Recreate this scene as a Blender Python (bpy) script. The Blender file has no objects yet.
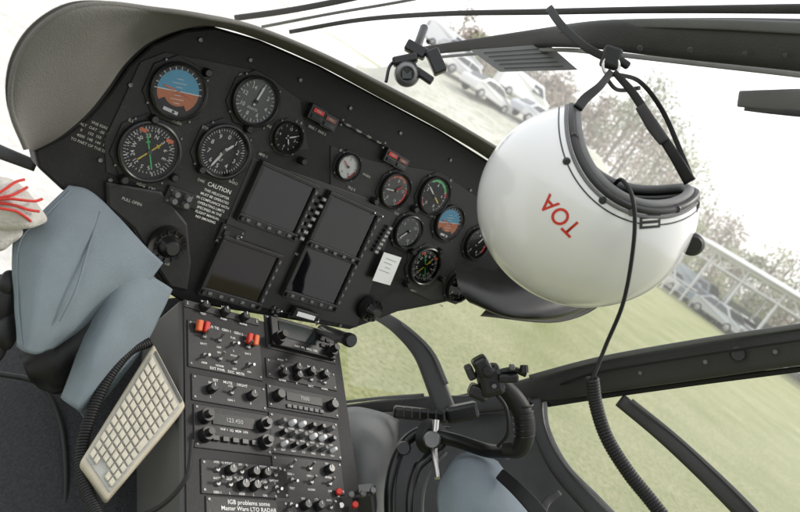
import bpy, bmesh, math, random
from mathutils import Vector, Matrix, noise
random.seed(5)
sc = bpy.context.scene
rad = math.radians
V = Vector
# ------------------------------------------------------------------ camera
FPX = 700.0
C = V((0, 0, 2.3))
R = Matrix.Rotation(rad(77.9), 3, 'X') @ Matrix.Rotation(rad(33), 3, 'Z')
cd = bpy.data.cameras.new("camera"); cam = bpy.data.objects.new("camera", cd)
sc.collection.objects.link(cam); sc.camera = cam
cam.matrix_world = Matrix.Translation(C) @ R.to_4x4()
cd.sensor_width = 36; cd.lens = 36 * FPX / 800; cd.clip_start = 0.02; cd.clip_end = 4000
cd.dof.use_dof = True; cd.dof.focus_distance = 1.1; cd.dof.aperture_fstop = 7

def ray(px, py): return R @ V(((px - 400) / FPX, (256 - py) / FPX, -1))
def at(px, py, d): return C + ray(px, py) * d
def gp(px, py, z=0.0):
    r = ray(px, py); return C + r * ((z - C.z) / r.z)
# aircraft axes
Fw = V((-math.sin(rad(42.5)), math.cos(rad(42.5)), 0)); U = V((Fw.y, -Fw.x, 0)); UP = V((0, 0, 1))

class Frame:
    def __init__(s, O, x, y, z):
        s.O, s.x, s.y, s.z = O, x.normalized(), y.normalized(), z.normalized()
        m = Matrix((s.x, s.y, s.z)).transposed().to_4x4(); m.translation = O; s.m = m
    def p(s, px, py, w=0.0):
        r = ray(px, py); o = s.O + s.z * w
        t = (o - C).dot(s.z) / r.dot(s.z); q = C + r * t - s.O
        return V((q.dot(s.x), q.dot(s.y), w))
    def d(s, px, py):
        r = ray(px, py); return (s.O - C).dot(s.z) / r.dot(s.z)

T = rad(12)
PN = Frame(at(300, 200, 1.15), U, UP * math.cos(T) + Fw * math.sin(T), -Fw * math.cos(T) + UP * math.sin(T))
B = rad(28)
o_c = PN.O + PN.m.to_3x3() @ PN.p(255, 310, 0.012)
CN = Frame(o_c, U, Fw * math.cos(B) + UP * math.sin(B), UP * math.cos(B) - Fw * math.sin(B))

# ------------------------------------------------------------------ materials
def M(name, col, rough=.5, metal=0., var=.15, scale=30., bump=0., bscale=None, coat=0., spec=.5, dust=0.):
    m = bpy.data.materials.new(name); m.use_nodes = True; nt = m.node_tree; n = nt.nodes; b = n["Principled BSDF"]
    tc = n.new("ShaderNodeTexCoord"); nz = n.new("ShaderNodeTexNoise"); nz.inputs["Scale"].default_value = scale
    nz.inputs["Detail"].default_value = 6; nz.inputs["Roughness"].default_value = .65
    nt.links.new(tc.outputs["Object"], nz.inputs["Vector"])
    cr = n.new("ShaderNodeValToRGB"); cr.color_ramp.elements[0].position = .3; cr.color_ramp.elements[1].position = .7
    cr.color_ramp.elements[0].color = (*[max(0, c * (1 - var)) for c in col], 1)
    cr.color_ramp.elements[1].color = (*[min(1, c * (1 + var)) for c in col], 1)
    nt.links.new(nz.outputs["Fac"], cr.inputs["Fac"]); last = cr.outputs["Color"]
    if dust:
        n3 = n.new("ShaderNodeTexNoise"); n3.inputs["Scale"].default_value = 380; n3.inputs["Detail"].default_value = 2
        nt.links.new(tc.outputs["Object"], n3.inputs["Vector"])
        r3 = n.new("ShaderNodeValToRGB"); r3.color_ramp.elements[0].position = .66; r3.color_ramp.elements[1].position = .76
        mul = n.new("ShaderNodeMath"); mul.operation = 'MULTIPLY'; mul.inputs[1].default_value = dust
        nt.links.new(n3.outputs["Fac"], r3.inputs["Fac"]); nt.links.new(r3.outputs["Color"], mul.inputs[0])
        mx = n.new("ShaderNodeMixRGB"); mx.inputs[2].default_value = (.3, .29, .27, 1)
        nt.links.new(mul.outputs[0], mx.inputs[0]); nt.links.new(last, mx.inputs[1]); last = mx.outputs[0]
    nt.links.new(last, b.inputs["Base Color"])
    mr = n.new("ShaderNodeMapRange"); mr.inputs["To Min"].default_value = max(.02, rough - .1 * min(1, rough * 2)); mr.inputs["To Max"].default_value = min(1, rough + .1 * min(1, rough * 3))
    nt.links.new(nz.outputs["Fac"], mr.inputs["Value"]); nt.links.new(mr.outputs["Result"], b.inputs["Roughness"])
    b.inputs["Metallic"].default_value = metal; b.inputs["Coat Weight"].default_value = coat
    b.inputs["Specular IOR Level"].default_value = spec
    if bump:
        n2 = n.new("ShaderNodeTexNoise"); n2.inputs["Scale"].default_value = bscale or scale * 8; n2.inputs["Detail"].default_value = 3
        nt.links.new(tc.outputs["Object"], n2.inputs["Vector"])
        bp = n.new("ShaderNodeBump"); bp.inputs["Strength"].default_value = bump; bp.inputs["Distance"].default_value = .002
        nt.links.new(n2.outputs["Fac"], bp.inputs["Height"]); nt.links.new(bp.outputs["Normal"], b.inputs["Normal"])
    return m

m_panel = M("panel_black", (.009, .0088, .0086), .52, var=.4, scale=14, bump=.3, bscale=900, spec=.28, dust=.10)
m_panel2 = M("module_black", (.0145, .0142, .0138), .46, var=.35, scale=22, bump=.25, bscale=900, spec=.33, dust=.12)
m_bezel = M("bezel_black", (.007, .007, .007), .32, var=.3, spec=.42)
m_face = M("dial_face_black", (.005, .0052, .0052), .5, spec=.2)
m_facegrey = M("dial_face_grey", (.08, .083, .08), .5)
m_hood = M("glareshield_grey", (.112, .108, .098), .68, var=.14, scale=7, bump=.5, bscale=600, spec=.25)
m_hoodin = M("glareshield_lining", (.008, .008, .008), .85, spec=.2)
m_white = M("marking_white", (.62, .62, .59), .6, var=.08)
m_cream = M("legend_cream", (.33, .33, .3), .6, var=.15)
m_red = M("marking_red", (.5, .025, .015), .45)
m_orange = M("guard_orange", (.55, .1, .02), .45)
m_yellow = M("marking_yellow", (.6, .46, .03), .5)
m_green = M("marking_green", (.03, .48, .1), .5)
m_cyan = M("adi_sky", (.04, .25, .4), .5)
m_brown = M("adi_earth", (.4, .11, .025), .5)
m_metal = M("brushed_steel", (.5, .49, .47), .3, 1.0)
m_screw = M("screw_grey", (.14, .14, .14), .4, .8)
m_screen = M("display_glass", (.003, .003, .0042), .035, var=.3, scale=6, spec=.38)
m_screen2 = M("display_glass_dark_red", (.006, .0028, .003), .035, var=.3, scale=6, spec=.3)
m_lcd = M("lcd_window", (.012, .018, .017), .12)
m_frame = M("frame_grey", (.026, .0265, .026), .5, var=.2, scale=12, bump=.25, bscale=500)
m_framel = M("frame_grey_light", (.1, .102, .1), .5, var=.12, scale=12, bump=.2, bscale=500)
m_rubber = M("rubber_black", (.007, .007, .007), .55, var=.3, spec=.35)
m_seal = M("window_seal", (.16, .16, .155), .6)
m_fab = M("blue_grey_fabric", (.185, .225, .25), .88, var=.08, scale=14, bump=.8, bscale=1300)
m_floor = M("dark_carpet", (.02, .0205, .022), .95, var=.6, scale=240, bump=1.0, bscale=400)
m_well = M("footwell_grey", (.045, .047, .047), .6, var=.3, scale=10, bump=.2)
m_side = M("console_side_grey", (.065, .065, .062), .55, var=.15, scale=10, dust=.1)
m_key = M("keypad_cream", (.41, .37, .28), .5, var=.1, dust=.15)
m_key2 = M("keypad_key", (.47, .435, .345), .5, var=.12, scale=60)
m_helmet = M("helmet_white_gloss", (.68, .68, .685), .2, var=.025, scale=6, coat=.5)
m_liner = M("helmet_liner", (.035, .035, .035), .8)
m_trim = M("helmet_edge_trim", (.012, .012, .012), .5)
m_greytrim = M("helmet_grey_padding", (.13, .13, .13), .7)
m_paper = M("paper_label", (.58, .59, .58), .7, var=.06)
m_bag = M("white_cloth", (.5, .48, .44), .9, var=.15, scale=60, bump=1, bscale=250)
m_rope = M("red_cord", (.5, .035, .025), .8)

gm = bpy.data.materials.new("cover_glass"); gm.use_nodes = True; nt = gm.node_tree; nt.nodes.clear()
o = nt.nodes.new("ShaderNodeOutputMaterial"); mx = nt.nodes.new("ShaderNodeMixShader"); tr = nt.nodes.new("ShaderNodeBsdfTransparent")
gl = nt.nodes.new("ShaderNodeBsdfGlossy"); gl.inputs["Roughness"].default_value = .05; fr = nt.nodes.new("ShaderNodeFresnel"); fr.inputs["IOR"].default_value = 1.3
nt.links.new(fr.outputs[0], mx.inputs[0]); nt.links.new(tr.outputs[0], mx.inputs[1]); nt.links.new(gl.outputs[0], mx.inputs[2]); nt.links.new(mx.outputs[0], o.inputs[0])
m_glass = gm
# window acrylic, pale film mixed in as haze to wash out the view outside
gm = bpy.data.materials.new("hazed_acrylic"); gm.use_nodes = True; nt = gm.node_tree; n = nt.nodes; n.clear()
o = n.new("ShaderNodeOutputMaterial"); mx = n.new("ShaderNodeMixShader"); tr = n.new("ShaderNodeBsdfTransparent"); m2 = n.new("ShaderNodeMixShader")
df_ = n.new("ShaderNodeBsdfDiffuse"); df_.inputs[0].default_value = (.9, .9, .9, 1); tl0 = n.new("ShaderNodeBsdfTranslucent"); tl0.inputs[0].default_value = (.9, .9, .9, 1)
tc = n.new("ShaderNodeTexCoord"); nz = n.new("ShaderNodeTexNoise"); nz.inputs["Scale"].default_value = 2.2; nz.inputs["Detail"].default_value = 7
mr = n.new("ShaderNodeMapRange"); mr.inputs["From Min"].default_value = .3; mr.inputs["From Max"].default_value = .7; mr.inputs["To Min"].default_value = .13; mr.inputs["To Max"].default_value = .21
nt.links.new(tc.outputs["Object"], nz.inputs["Vector"]); nt.links.new(nz.outputs[0], mr.inputs["Value"]); nt.links.new(mr.outputs[0], mx.inputs[0])
nt.links.new(tr.outputs[0], mx.inputs[1]); nt.links.new(m2.outputs[0], mx.inputs[2]); nt.links.new(df_.outputs[0], m2.inputs[1]); nt.links.new(tl0.outputs[0], m2.inputs[2]); nt.links.new(mx.outputs[0], o.inputs[0])
m_acr = gm

# ------------------------------------------------------------------ helpers
def root(name, loc=None, frame=None):
    e = bpy.data.objects.new(name, None); sc.collection.objects.link(e); e.empty_display_size = .1
    if frame: e.matrix_world = frame.m
    else:
        e.location = loc if loc is not None else V((0, 0, 0)); e["w"] = 1
    return e
def link(o, parent):
    sc.collection.objects.link(o)
    if parent is not None:
        o.parent = parent
        if "w" in parent: o.matrix_parent_inverse = Matrix.Translation(-parent.location)
    return o
def mesh(name, vs, fs, mat, parent=None, smooth=False, bevel=0, seg=2, solid=0):
    me = bpy.data.meshes.new(name); me.from_pydata([tuple(v) for v in vs], [], fs); me.materials.append(mat)
    bm = bmesh.new(); bm.from_mesh(me); bmesh.ops.recalc_face_normals(bm, faces=bm.faces)
    bm.to_mesh(me); bm.free()
    if smooth:
        for p in me.polygons: p.use_smooth = True
    o = bpy.data.objects.new(name, me); link(o, parent)
    if solid:
        s = o.modifiers.new("s", 'SOLIDIFY'); s.thickness = solid; s.offset = 0
    if bevel:
        b = o.modifiers.new("b", 'BEVEL'); b.width = bevel; b.segments = seg; b.limit_method = 'ANGLE'
    return o
BF = [(0, 1, 2, 3), (4, 7, 6, 5), (0, 4, 5, 1), (1, 5, 6, 2), (2, 6, 7, 3), (3, 7, 4, 0)]
def boxv(c, s, rot=None):
    vs = []
    for z in (-.5, .5):
        for x, y in ((-.5, -.5), (.5, -.5), (.5, .5), (-.5, .5)):
            v = V((x * s[0], y * s[1], z * s[2]))
            if rot is not None: v = rot @ v
            vs.append(V(c) + v)
    return vs
def box(name, c, s, mat, parent=None, bevel=0, rot=None, seg=2):
    return mesh(name, boxv(c, s, rot), BF, mat, parent, bevel=bevel, seg=seg)
def boxes(name, lst, mat, parent=None, bevel=0):
    vs = []; fs = []
    for it in lst:
        k = len(vs); vs += boxv(*it); fs += [tuple(i + k for i in f) for f in BF]
    return mesh(name, vs, fs, mat, parent, bevel=bevel)
def prism(name, pts, z0, z1, mat, parent=None, bevel=0):
    n = len(pts); vs = [V((p[0], p[1], z0)) for p in pts] + [V((p[0], p[1], z1)) for p in pts]
    fs = [tuple(range(n - 1, -1, -1)), tuple(range(n, 2 * n))] + [(i, (i + 1) % n, n + (i + 1) % n, n + i) for i in range(n)]
    return mesh(name, vs, fs, mat, parent, bevel=bevel)
def crom(pts, n=8, closed=False):
    P = [V(p) for p in pts]
    if len(P) < 3 and not closed: return [P[0].lerp(P[-1], i / n) for i in range(n + 1)]
    out = []; N = len(P); rng = N if closed else N - 1
    for i in range(rng):
        if closed: a, b, c, d = P[(i - 1) % N], P[i], P[(i + 1) % N], P[(i + 2) % N]
        else:
            b, c = P[i], P[i + 1]; a = P[i - 1] if i > 0 else b * 2 - c; d = P[i + 2] if i + 2 < N else c * 2 - b
        for k in range(n):
            t = k / n; out.append(.5 * ((2 * b) + (c - a) * t + (2 * a - 5 * b + 4 * c - d) * t * t + (3 * b - a - 3 * c + d) * t ** 3))
    if not closed: out.append(P[-1])
    return out
def tube(name, pts, r, mat, parent=None, n=8, closed=False, raw=False):
    P = pts if raw else crom(pts, n, closed)
    cu = bpy.data.curves.new(name, 'CURVE'); cu.dimensions = '3D'; cu.bevel_depth = 1.0 if isinstance(r, list) else r; cu.bevel_resolution = 3; cu.use_fill_caps = True
    sp = cu.splines.new('POLY'); sp.points.add(len(P) - 1); sp.use_cyclic_u = closed
    for i, p in enumerate(P):
        sp.points[i].co = (*p, 1)
        if isinstance(r, list):
            t = i / (len(P) - 1) * (len(r) - 1); k = min(int(t), len(r) - 2); sp.points[i].radius = r[k] + (r[k + 1] - r[k]) * (t - k)
    sp.use_smooth = True
    cu.materials.append(mat); o = bpy.data.objects.new(name, cu); return link(o, parent)
def coil(name, pts, Rr, r, turns, mat, parent=None):
    base = crom(pts, 24); L = [0]
    for i in range(1, len(base)): L.append(L[-1] + (base[i] - base[i - 1]).length)
    N = turns * 12; out = []; nrm = None; j = 0
    for i in range(N + 1):
        s = L[-1] * i / N
        while j < len(L) - 2 and L[j + 1] < s: j += 1
        t = (s - L[j]) / max(1e-9, L[j + 1] - L[j]); p = base[j].lerp(base[j + 1], t); tan = (base[j + 1] - base[j]).normalized()
        if nrm is None: nrm = tan.orthogonal().normalized()
        nrm = (nrm - tan * nrm.dot(tan)).normalized(); bi = tan.cross(nrm); a = 2 * math.pi * i / 12
        out.append(p + nrm * math.cos(a) * Rr + bi * math.sin(a) * Rr)
    return tube(name, out, r, mat, parent, raw=True)
def loft(name, rows, mat, parent=None, nu=6, nv=5, solid=0, jitter=0, js=8, closed_u=False):
    rr = [crom(r, nu, closed_u) for r in rows]; cols = len(rr[0]); cs = [crom([r[i] for r in rr], nv) for i in range(cols)]
    nr = len(cs[0]); vs = []
    for j in range(nr):
        for i in range(cols):
            p = cs[i][j]
            if jitter: p = p + noise.noise_vector(p * js) * jitter + noise.noise_vector(p * js * 3) * jitter * .3
            vs.append(p)
    fs = []
    for j in range(nr - 1):
        for i in range(cols if closed_u else cols - 1):
            i2 = (i + 1) % cols; fs.append((j * cols + i, j * cols + i2, (j + 1) * cols + i2, (j + 1) * cols + i))
    return mesh(name, vs, fs, mat, parent, smooth=True, solid=solid)
def bar(name, pts, mat, parent=None, thick=.7, n=8, power=.55):
    P4 = [V((*at(x, y, d), )) for x, y, d, h in pts]; hw = [h * d / FPX for x, y, d, h in pts]
    P = crom(P4, n); hs = [v.x for v in crom([V((h, 0, 0)) for h in hw], n)]
    vs = []; fs = []; S = 20
    for i, p in enumerate(P):
        tan = (P[min(i + 1, len(P) - 1)] - P[max(i - 1, 0)]).normalized(); view = (p - C).normalized()
        side = tan.cross(view).normalized(); dep = side.cross(tan).normalized()
        for k in range(S):
            a = 2 * math.pi * k / S; ca, sa = math.cos(a), math.sin(a)
            x = math.copysign(abs(ca) ** power, ca); y = math.copysign(abs(sa) ** power, sa)
            vs.append(p + side * x * hs[i] + dep * y * hs[i] * thick)
    for i in range(len(P) - 1):
        for k in range(S): fs.append((i * S + k, i * S + (k + 1) % S, (i + 1) * S + (k + 1) % S, (i + 1) * S + k))
    fs.append(tuple(range(S))); fs.append(tuple((len(P) - 1) * S + k for k in range(S)))
    return mesh(name, vs, fs, mat, parent, smooth=True)
def lathe(name, prof, c, mat, parent=None, seg=40, smooth=True, ax=None):
    vs = []; fs = []; c = V(c); m = len(prof)
    q = Matrix.Identity(3) if ax is None else V((0, 0, 1)).rotation_difference(V(ax)).to_matrix()
    for k in range(seg):
        a = 2 * math.pi * k / seg
        for r, h in prof: vs.append(c + q @ V((r * math.cos(a), r * math.sin(a), h)))
    for k in range(seg):
        k2 = (k + 1) % seg
        for j in range(m - 1): fs.append((k * m + j, k2 * m + j, k2 * m + j + 1, k * m + j + 1))
    o = mesh(name, vs, fs, mat, parent, smooth=smooth)
    bm = bmesh.new(); bm.from_mesh(o.data); bmesh.ops.remove_doubles(bm, verts=bm.verts, dist=1e-6)
    for e in bm.edges:
        if len(e.link_faces) == 2 and e.calc_face_angle(0) > .7: e.smooth = False
    bmesh.ops.recalc_face_normals(bm, faces=bm.faces); bm.to_mesh(o.data); bm.free(); return o
def disc(name, c, r, mat, parent=None, a0=0, a1=2 * math.pi, seg=40, r0=0):
    vs = []; fs = []; c = V(c)
    for k in range(seg + 1):
        a = a0 + (a1 - a0) * k / seg; d = V((math.sin(a), math.cos(a), 0)); vs += [c + d * r0, c + d * r]
    for k in range(seg): fs.append((2 * k, 2 * k + 1, 2 * k + 3, 2 * k + 2))
    return mesh(name, vs, fs, mat, parent)
def text(s, loc, size, mat, parent, rz=0, ax='CENTER', name="legend"):
    cu = bpy.data.curves.new(name, 'FONT'); cu.body = s; cu.size = size; cu.align_x = ax; cu.align_y = 'CENTER'; cu.materials.append(mat); cu.resolution_u = 2; cu.offset = size * .01
    o = bpy.data.objects.new(name, cu); link(o, parent); o.location = loc; o.rotation_euler = (0, 0, rz); return o
def blob(name, c, s, mat, parent=None, j=.1, js=10, rot=None, sub=4):
    bm = bmesh.new(); bmesh.ops.create_icosphere(bm, subdivisions=sub, radius=1)
    me = bpy.data.meshes.new(name)
    for v in bm.verts:
        p = V((v.co.x * s[0], v.co.y * s[1], v.co.z * s[2]))
        if rot is not None: p = rot @ p
        p = p + V(c); v.co = p + noise.noise_vector(p * js) * j
    bm.to_mesh(me); bm.free(); me.materials.append(mat)
    for p in me.polygons: p.use_smooth = True
    return link(bpy.data.objects.new(name, me), parent)

# ================================================================== instrument panel
ip = root("instrument_panel", frame=PN)
outline = [(34,150),(62,137),(90,115),(110,92),(128,66),(152,44),(185,30),(215,27),(260,40),(320,66),(380,98),(440,130),(495,165),(540,215),(560,265),(545,295),(500,302),(466,298),(430,306),(398,312),(372,322),(350,330),(182,302),(166,292),(150,270),(130,234),(106,212),(62,190),(38,168)]
prism("panel_board", [PN.p(x, y) for x, y in outline], -.05, 0, m_panel, ip, bevel=.004)
prism("lower_cheek", [PN.p(x, y) for x, y in [(104,180),(160,190),(186,222),(190,262),(186,290),(168,286),(152,262),(132,228),(106,206)]], 0, .008, m_panel2, ip, bevel=.004)
prism("flight_instrument_plate", [PN.p(x, y) for x, y in [(140,62),(165,52),(215,62),(262,72),(300,100),(308,150),(262,152),(236,222),(206,214),(130,182),(106,172),(104,140)]], 0, .0015, m_panel2, ip, bevel=.0007)
prism("engine_instrument_plate", [PN.p(x, y) for x, y in [(330,145),(370,160),(440,172),(490,205),(500,262),(480,296),(430,300),(404,288),(408,250),(378,208),(330,186)]], 0, .0015, m_panel2, ip, bevel=.0007)

def mod(fr, par, x0, y0, x1, y1, h=.004, mat=m_panel2, name="module", bevel=.0012, screws=True, w=0):
    a = fr.p(x0, y0); b = fr.p(x1, y1); c = (a + b) / 2; sx, sy = abs(b.x - a.x), abs(b.y - a.y)
    box(name, (c.x, c.y, w + h / 2), (sx, sy, h), mat, par, bevel=bevel)
    if screws:
        for i in (-1, 1):
            for k in (-1, 1):
                lathe("screw", [(0, .0008), (.0008, .0012), (.0018, .0012), (.0024, 0)], (c.x + i * (sx / 2 - .005), c.y + k * (sy / 2 - .005), w + h), m_screw, par, seg=10)
    return c, sx, sy, w + h

def display(cx, cy, wpx, hpx, mat=m_screen):
    c = PN.p(cx, cy); d = PN.d(cx, cy); sx = wpx * d / FPX; sy = hpx * d / FPX; h = .014
    X, Y = sx / 2, sy / 2; b = .007
    L = [((c.x, c.y + Y + b / 2, h / 2), (sx + 2 * b, b, h)), ((c.x, c.y - Y - b, h / 2), (sx + 2 * b, b * 2, h)),
         ((c.x - X - b / 2, c.y, h / 2), (b, sy, h)), ((c.x + X + b / 2, c.y, h / 2), (b, sy, h))]
    boxes("display_bezel", L, m_panel2, ip, bevel=.0012)
    box("display_screen", (c.x, c.y, .006), (sx, sy, .006), mat, ip)
    bl = []
    for i in range(5): bl.append(((c.x - X * .8 + i * X * .4, c.y - Y - b, h + .001), (.007, .005, .002)))
    for i in range(6): bl.append(((c.x + X + b / 2, c.y - Y * .85 + i * Y * .34, h + .001), (.004, .006, .002)))
    boxes("display_buttons", bl, m_facegrey, ip, bevel=.0006)
    for i in (-1, 1): lathe("brightness_knob", [(0, .006), (.003, .006), (.004, 0)], (c.x + i * (X + .002), c.y - Y - b, h), m_bezel, ip, seg=14)
    return c, X, Y
display(277, 199, 62, 50); display(240, 270, 62, 50, m_screen2)
display(342, 226, 60, 47); display(319, 274, 60, 47)
for (x0, y0, x1, y1) in [(323,195,297,240), (388,225,372,252)]:
    a, b = PN.p(x0, y0), PN.p(x1, y1)
    L = []
    for i in range(7):
        q = a.lerp(b, (i + .5) / 7); L.append(((q.x, q.y, .009), (.009, .0065, .006)))
    boxes("line_select_keys", L, m_facegrey, ip, bevel=.0008)
    for i in range(7):
        q = a.lerp(b, (i + .5) / 7); text(random.choice(["BRT", "CRS", "HDG", "RNG", "TST"]), (q.x, q.y, .0123), .0035, m_white, ip)

def gauge(name, px, py, rp, face=m_face, nums=(), needles=(), arcs=(), start=-150, end=150, major=10, minor=4, kind="dial", label="", plate=True, k=1.0, tilt=-8):
    c = PN.p(px, py); r = rp * PN.d(px, py) / FPX * 1.06 * k; cx, cy = c.x, c.y
    if plate:
        s = r * 1.2; q = s * .45
        prism(name + "_plate", [(cx + a * 1, cy + b) for a, b in [(-s, -q), (-q, -s), (q, -s), (s, -q), (s, q), (q, s), (-q, s), (-s, q)]], 0.0005, .004, m_panel2, ip, bevel=.001)
        for i in (-1, 1):
            for j in (-1, 1): lathe("screw", [(0, .0016), (.0016, .0016), (.0022, 0)], (cx + i * s * .72, cy + j * s * .72, .004), m_screw, ip, seg=10)
    lathe(name + "_bezel", [(r * .93, .003), (r * .97, .012), (r * 1.02, .0135), (r * 1.09, .012), (r * 1.1, 0)], (cx, cy, 0), m_bezel, ip)
    z = .0045
    if kind == "adi":
        t = rad(tilt)
        disc(name + "_ring", (cx, cy, z), r * .95, m_face, ip)
        disc(name + "_sky", (cx, cy, z + .001), r * .8, m_cyan, ip, t - math.pi / 2, t + math.pi / 2)
        disc(name + "_earth", (cx, cy, z + .001), r * .8, m_brown, ip, t + math.pi / 2, t + 1.5 * math.pi)
        disc(name + "_lower_mask", (cx, cy, z + .0022), r * .82, m_face, ip, rad(135), rad(225), r0=r * .56)
        L = []; rot = Matrix.Rotation(-t, 3, 'Z')
        L.append((V((cx, cy, z + .0016)), (r * 1.6, r * .035, .0006), rot))
        for i in (-3, -2, -1, 1, 2, 3):
            L.append((V((cx, cy, z + .0016)) + rot @ V((0, i * r * .15, 0)), (r * (.5 if i % 2 == 0 else .25), r * .02, .0006), rot))
        for i in range(-6, 7):
            a = rad(i * 15) + t; L.append((V((cx + math.sin(a) * r * .86, cy + math.cos(a) * r * .86, z + .0008)), (r * .03, r * .1, .0006), Matrix.Rotation(-a, 3, 'Z')))
        boxes(name + "_ladder", L, m_white, ip)
        boxes(name + "_aircraft", [((cx - r * .38, cy, z + .003), (r * .42, r * .06, .001)), ((cx + r * .38, cy, z + .003), (r * .42, r * .06, .001)), ((cx, cy - r * .02, z + .003), (r * .1, r * .1, .001))], m_orange, ip)
        boxes(name + "_slip_tube", [((cx, cy - r * .78, z + .003), (r * .6, r * .13, .001))], m_paper, ip, bevel=.0004)
        lathe(name + "_slip_ball", [(0, .0015), (r * .05, .001), (r * .055, 0)], (cx + r * .1, cy - r * .78, z + .0035), m_bezel, ip, seg=14)
    else:
        disc(name + "_face", (cx, cy, z), r * .95, face, ip)
        L = []; tot = major * minor; mk = m_white if face is not m_paper else m_bezel
        for i in range(tot + 1):
            a = rad(start + (end - start) * i / tot); mj = i % minor == 0; l = r * (.14 if mj else .08)
            L.append((V((cx + math.sin(a) * (r * .88 - l / 2), cy + math.cos(a) * (r * .88 - l / 2), z + .0006)), (r * (.032 if mj else .018), l, .0006), Matrix.Rotation(-a, 3, 'Z')))
        boxes(name + "_ticks", L, mk, ip)
        for i, s in enumerate(nums):
            if s == "": continue
            a = rad(start + (end - start) * i / (len(nums) - 1 if len(nums) > 1 else 1)); text(s, (cx + math.sin(a) * r * .6, cy + math.cos(a) * r * .6, z + .0008), r * .25, mk, ip, name=name + "_numeral")
        for (a0, a1, m) in arcs: disc(name + "_arc", (cx, cy, z + .0004), r * .93, m, ip, rad(a0), rad(a1), 16, r * .78)
        if kind == "hsi":
            disc(name + "_card", (cx, cy, z + .0006), r * .8, m_face, ip, r0=r * .0)
            L = []
            for i in range(36):
                a = rad(i * 10 + 4); L.append((V((cx + math.sin(a) * r * .74, cy + math.cos(a) * r * .74, z + .001)), (r * .02, r * (.1 if i % 3 == 0 else .06), .0004), Matrix.Rotation(-a, 3, 'Z')))
            boxes(name + "_card_ticks", L, m_white, ip)
            for i, s in enumerate(["N", "3", "6", "E", "12", "15", "S", "21", "24", "W", "30", "33"]):
                a = rad(i * 30 + 4); text(s, (cx + math.sin(a) * r * .56, cy + math.cos(a) * r * .56, z + .0012), r * .2, m_white, ip, -a, name=name + "_numeral")
            for w_, l_, m, ang, dz in [(.05, .95, m_yellow, 35, .002), (.045, 1.2, m_green, -30, .0024)]:
                a = rad(ang); boxes(name + "_pointer", [(V((cx, cy, z + dz)), (r * w_, r * l_, .0006), Matrix.Rotation(-a, 3, 'Z')), (V((cx + math.sin(a) * r * .35, cy + math.cos(a) * r * .35, z + dz)), (r * .14, r * .06, .0006), Matrix.Rotation(-a, 3, 'Z'))], m, ip)
            boxes(name + "_flags", [((cx - r * .5, cy + r * .62, z + .0028), (r * .26, r * .13, .0008)), ((cx + r * .5, cy + r * .62, z + .0028), (r * .26, r * .13, .0008))], m_orange, ip)
        for (a, l, m) in needles:
            a = rad(a); w = r * .045
            vs = [V((-w, -r * .18, 0)), V((w, -r * .18, 0)), V((w, r * l * .8, 0)), V((0, r * l, 0)), V((-w, r * l * .8, 0))]
            rt = Matrix.Rotation(-a, 3, 'Z'); mesh(name + "_needle", [V((cx, cy, z + .003)) + rt @ v for v in vs], [(0, 1, 2, 3, 4)], m, ip)
        if needles or kind == "hsi": lathe(name + "_hub", [(0, .003), (r * .08, .003), (r * .1, 0)], (cx, cy, z + .0022), m_bezel, ip, seg=16)
        if label: text(label, (cx, cy - r * .34, z + .0008), r * .15, mk, ip)
    disc(name + "_glass", (cx, cy, .0105), r * .97, m_glass, ip)

gauge("attitude_indicator", 177, 91, 25, kind="adi", tilt=-14)
gauge("airspeed_indicator", 254, 101, 22, face=m_facegrey, nums=["0", "2", "4", "6", "8", "10", "12", "14"], start=10, end=330, major=14, minor=2, needles=[(8, .8, m_white)], label="KNOTS")
gauge("horizontal_situation_indicator", 148, 151, 27, kind="hsi")
gauge("altimeter", 222, 151, 24, nums=["0", "1", "2", "3", "4", "5", "6", "7", "8", "9", ""], start=0, end=360, major=10, minor=5, needles=[(200, .8, m_white), (35, .5, m_white)], label="ALT")
gauge("clock", 286, 137, 14, nums=["12", "3", "6", "9", ""], start=0, end=360, major=12, minor=1, needles=[(60, .7, m_white), (150, .5, m_white)])
gauge("torque_indicator", 346, 166, 12, face=m_paper, nums=["0", "5", "10"], needles=[(-60, .7, m_red)], arcs=[(100, 150, m_red)])
gauge("vertical_speed_indicator", 393, 190, 16, face=m_facegrey, nums=["0", "4", "8", "12", "16"], needles=[(-100, .75, m_white), (40, .6, m_red)], arcs=[(60, 140, m_red), (-80, 40, m_orange)])
gauge("rotor_tachometer", 432, 195, 17, nums=["0", "2", "4", "6", "8"], needles=[(-60, .75, m_white), (120, .6, m_yellow)], arcs=[(-40, 60, m_green), (60, 80, m_red), (-150, -100, m_red)])
gauge("radio_altimeter", 406, 231, 15, face=m_facegrey, nums=["0", "5", "10", "15"], needles=[(-140, .75, m_white)])
gauge("standby_attitude_indicator", 447, 222, 16, kind="adi", tilt=-14)
gauge("copilot_situation_indicator", 423, 265, 17, kind="hsi")
gauge("standby_altimeter", 457, 286, 14, nums=["0", "2", "4", "6", "8", ""], start=0, end=360, major=10, minor=2, needles=[(90, .75, m_white)])
gauge("engine_temperature_gauge", 475, 243, 14, nums=["0", "4", "8"], needles=[(30, .7, m_white)], arcs=[(80, 120, m_red)])
for nm, x, y, r in [("air_vent", 165, 242, .026), ("rotary_knob", 367, 307, .022)]:
    c = PN.p(x, y)
    lathe(nm, [(0, .030), (r * .35, .030), (r * .5, .026), (r * .62, .016), (r * .7, .014), (r * .95, .016), (r * 1.02, .012), (r * 1.1, 0)], (c.x, c.y, .006), m_bezel, ip)
    L = []
    for i in range(12):
        a = i * math.pi / 6; L.append((V((c.x + math.cos(a) * r * .82, c.y + math.sin(a) * r * .82, .022)), (r * .2, r * .05, .004), Matrix.Rotation(a, 3, 'Z')))
    boxes(nm + "_ribs", L, m_panel2, ip)
m_amb = M("amber_lens", (.16, .035, .02), .3)
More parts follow.
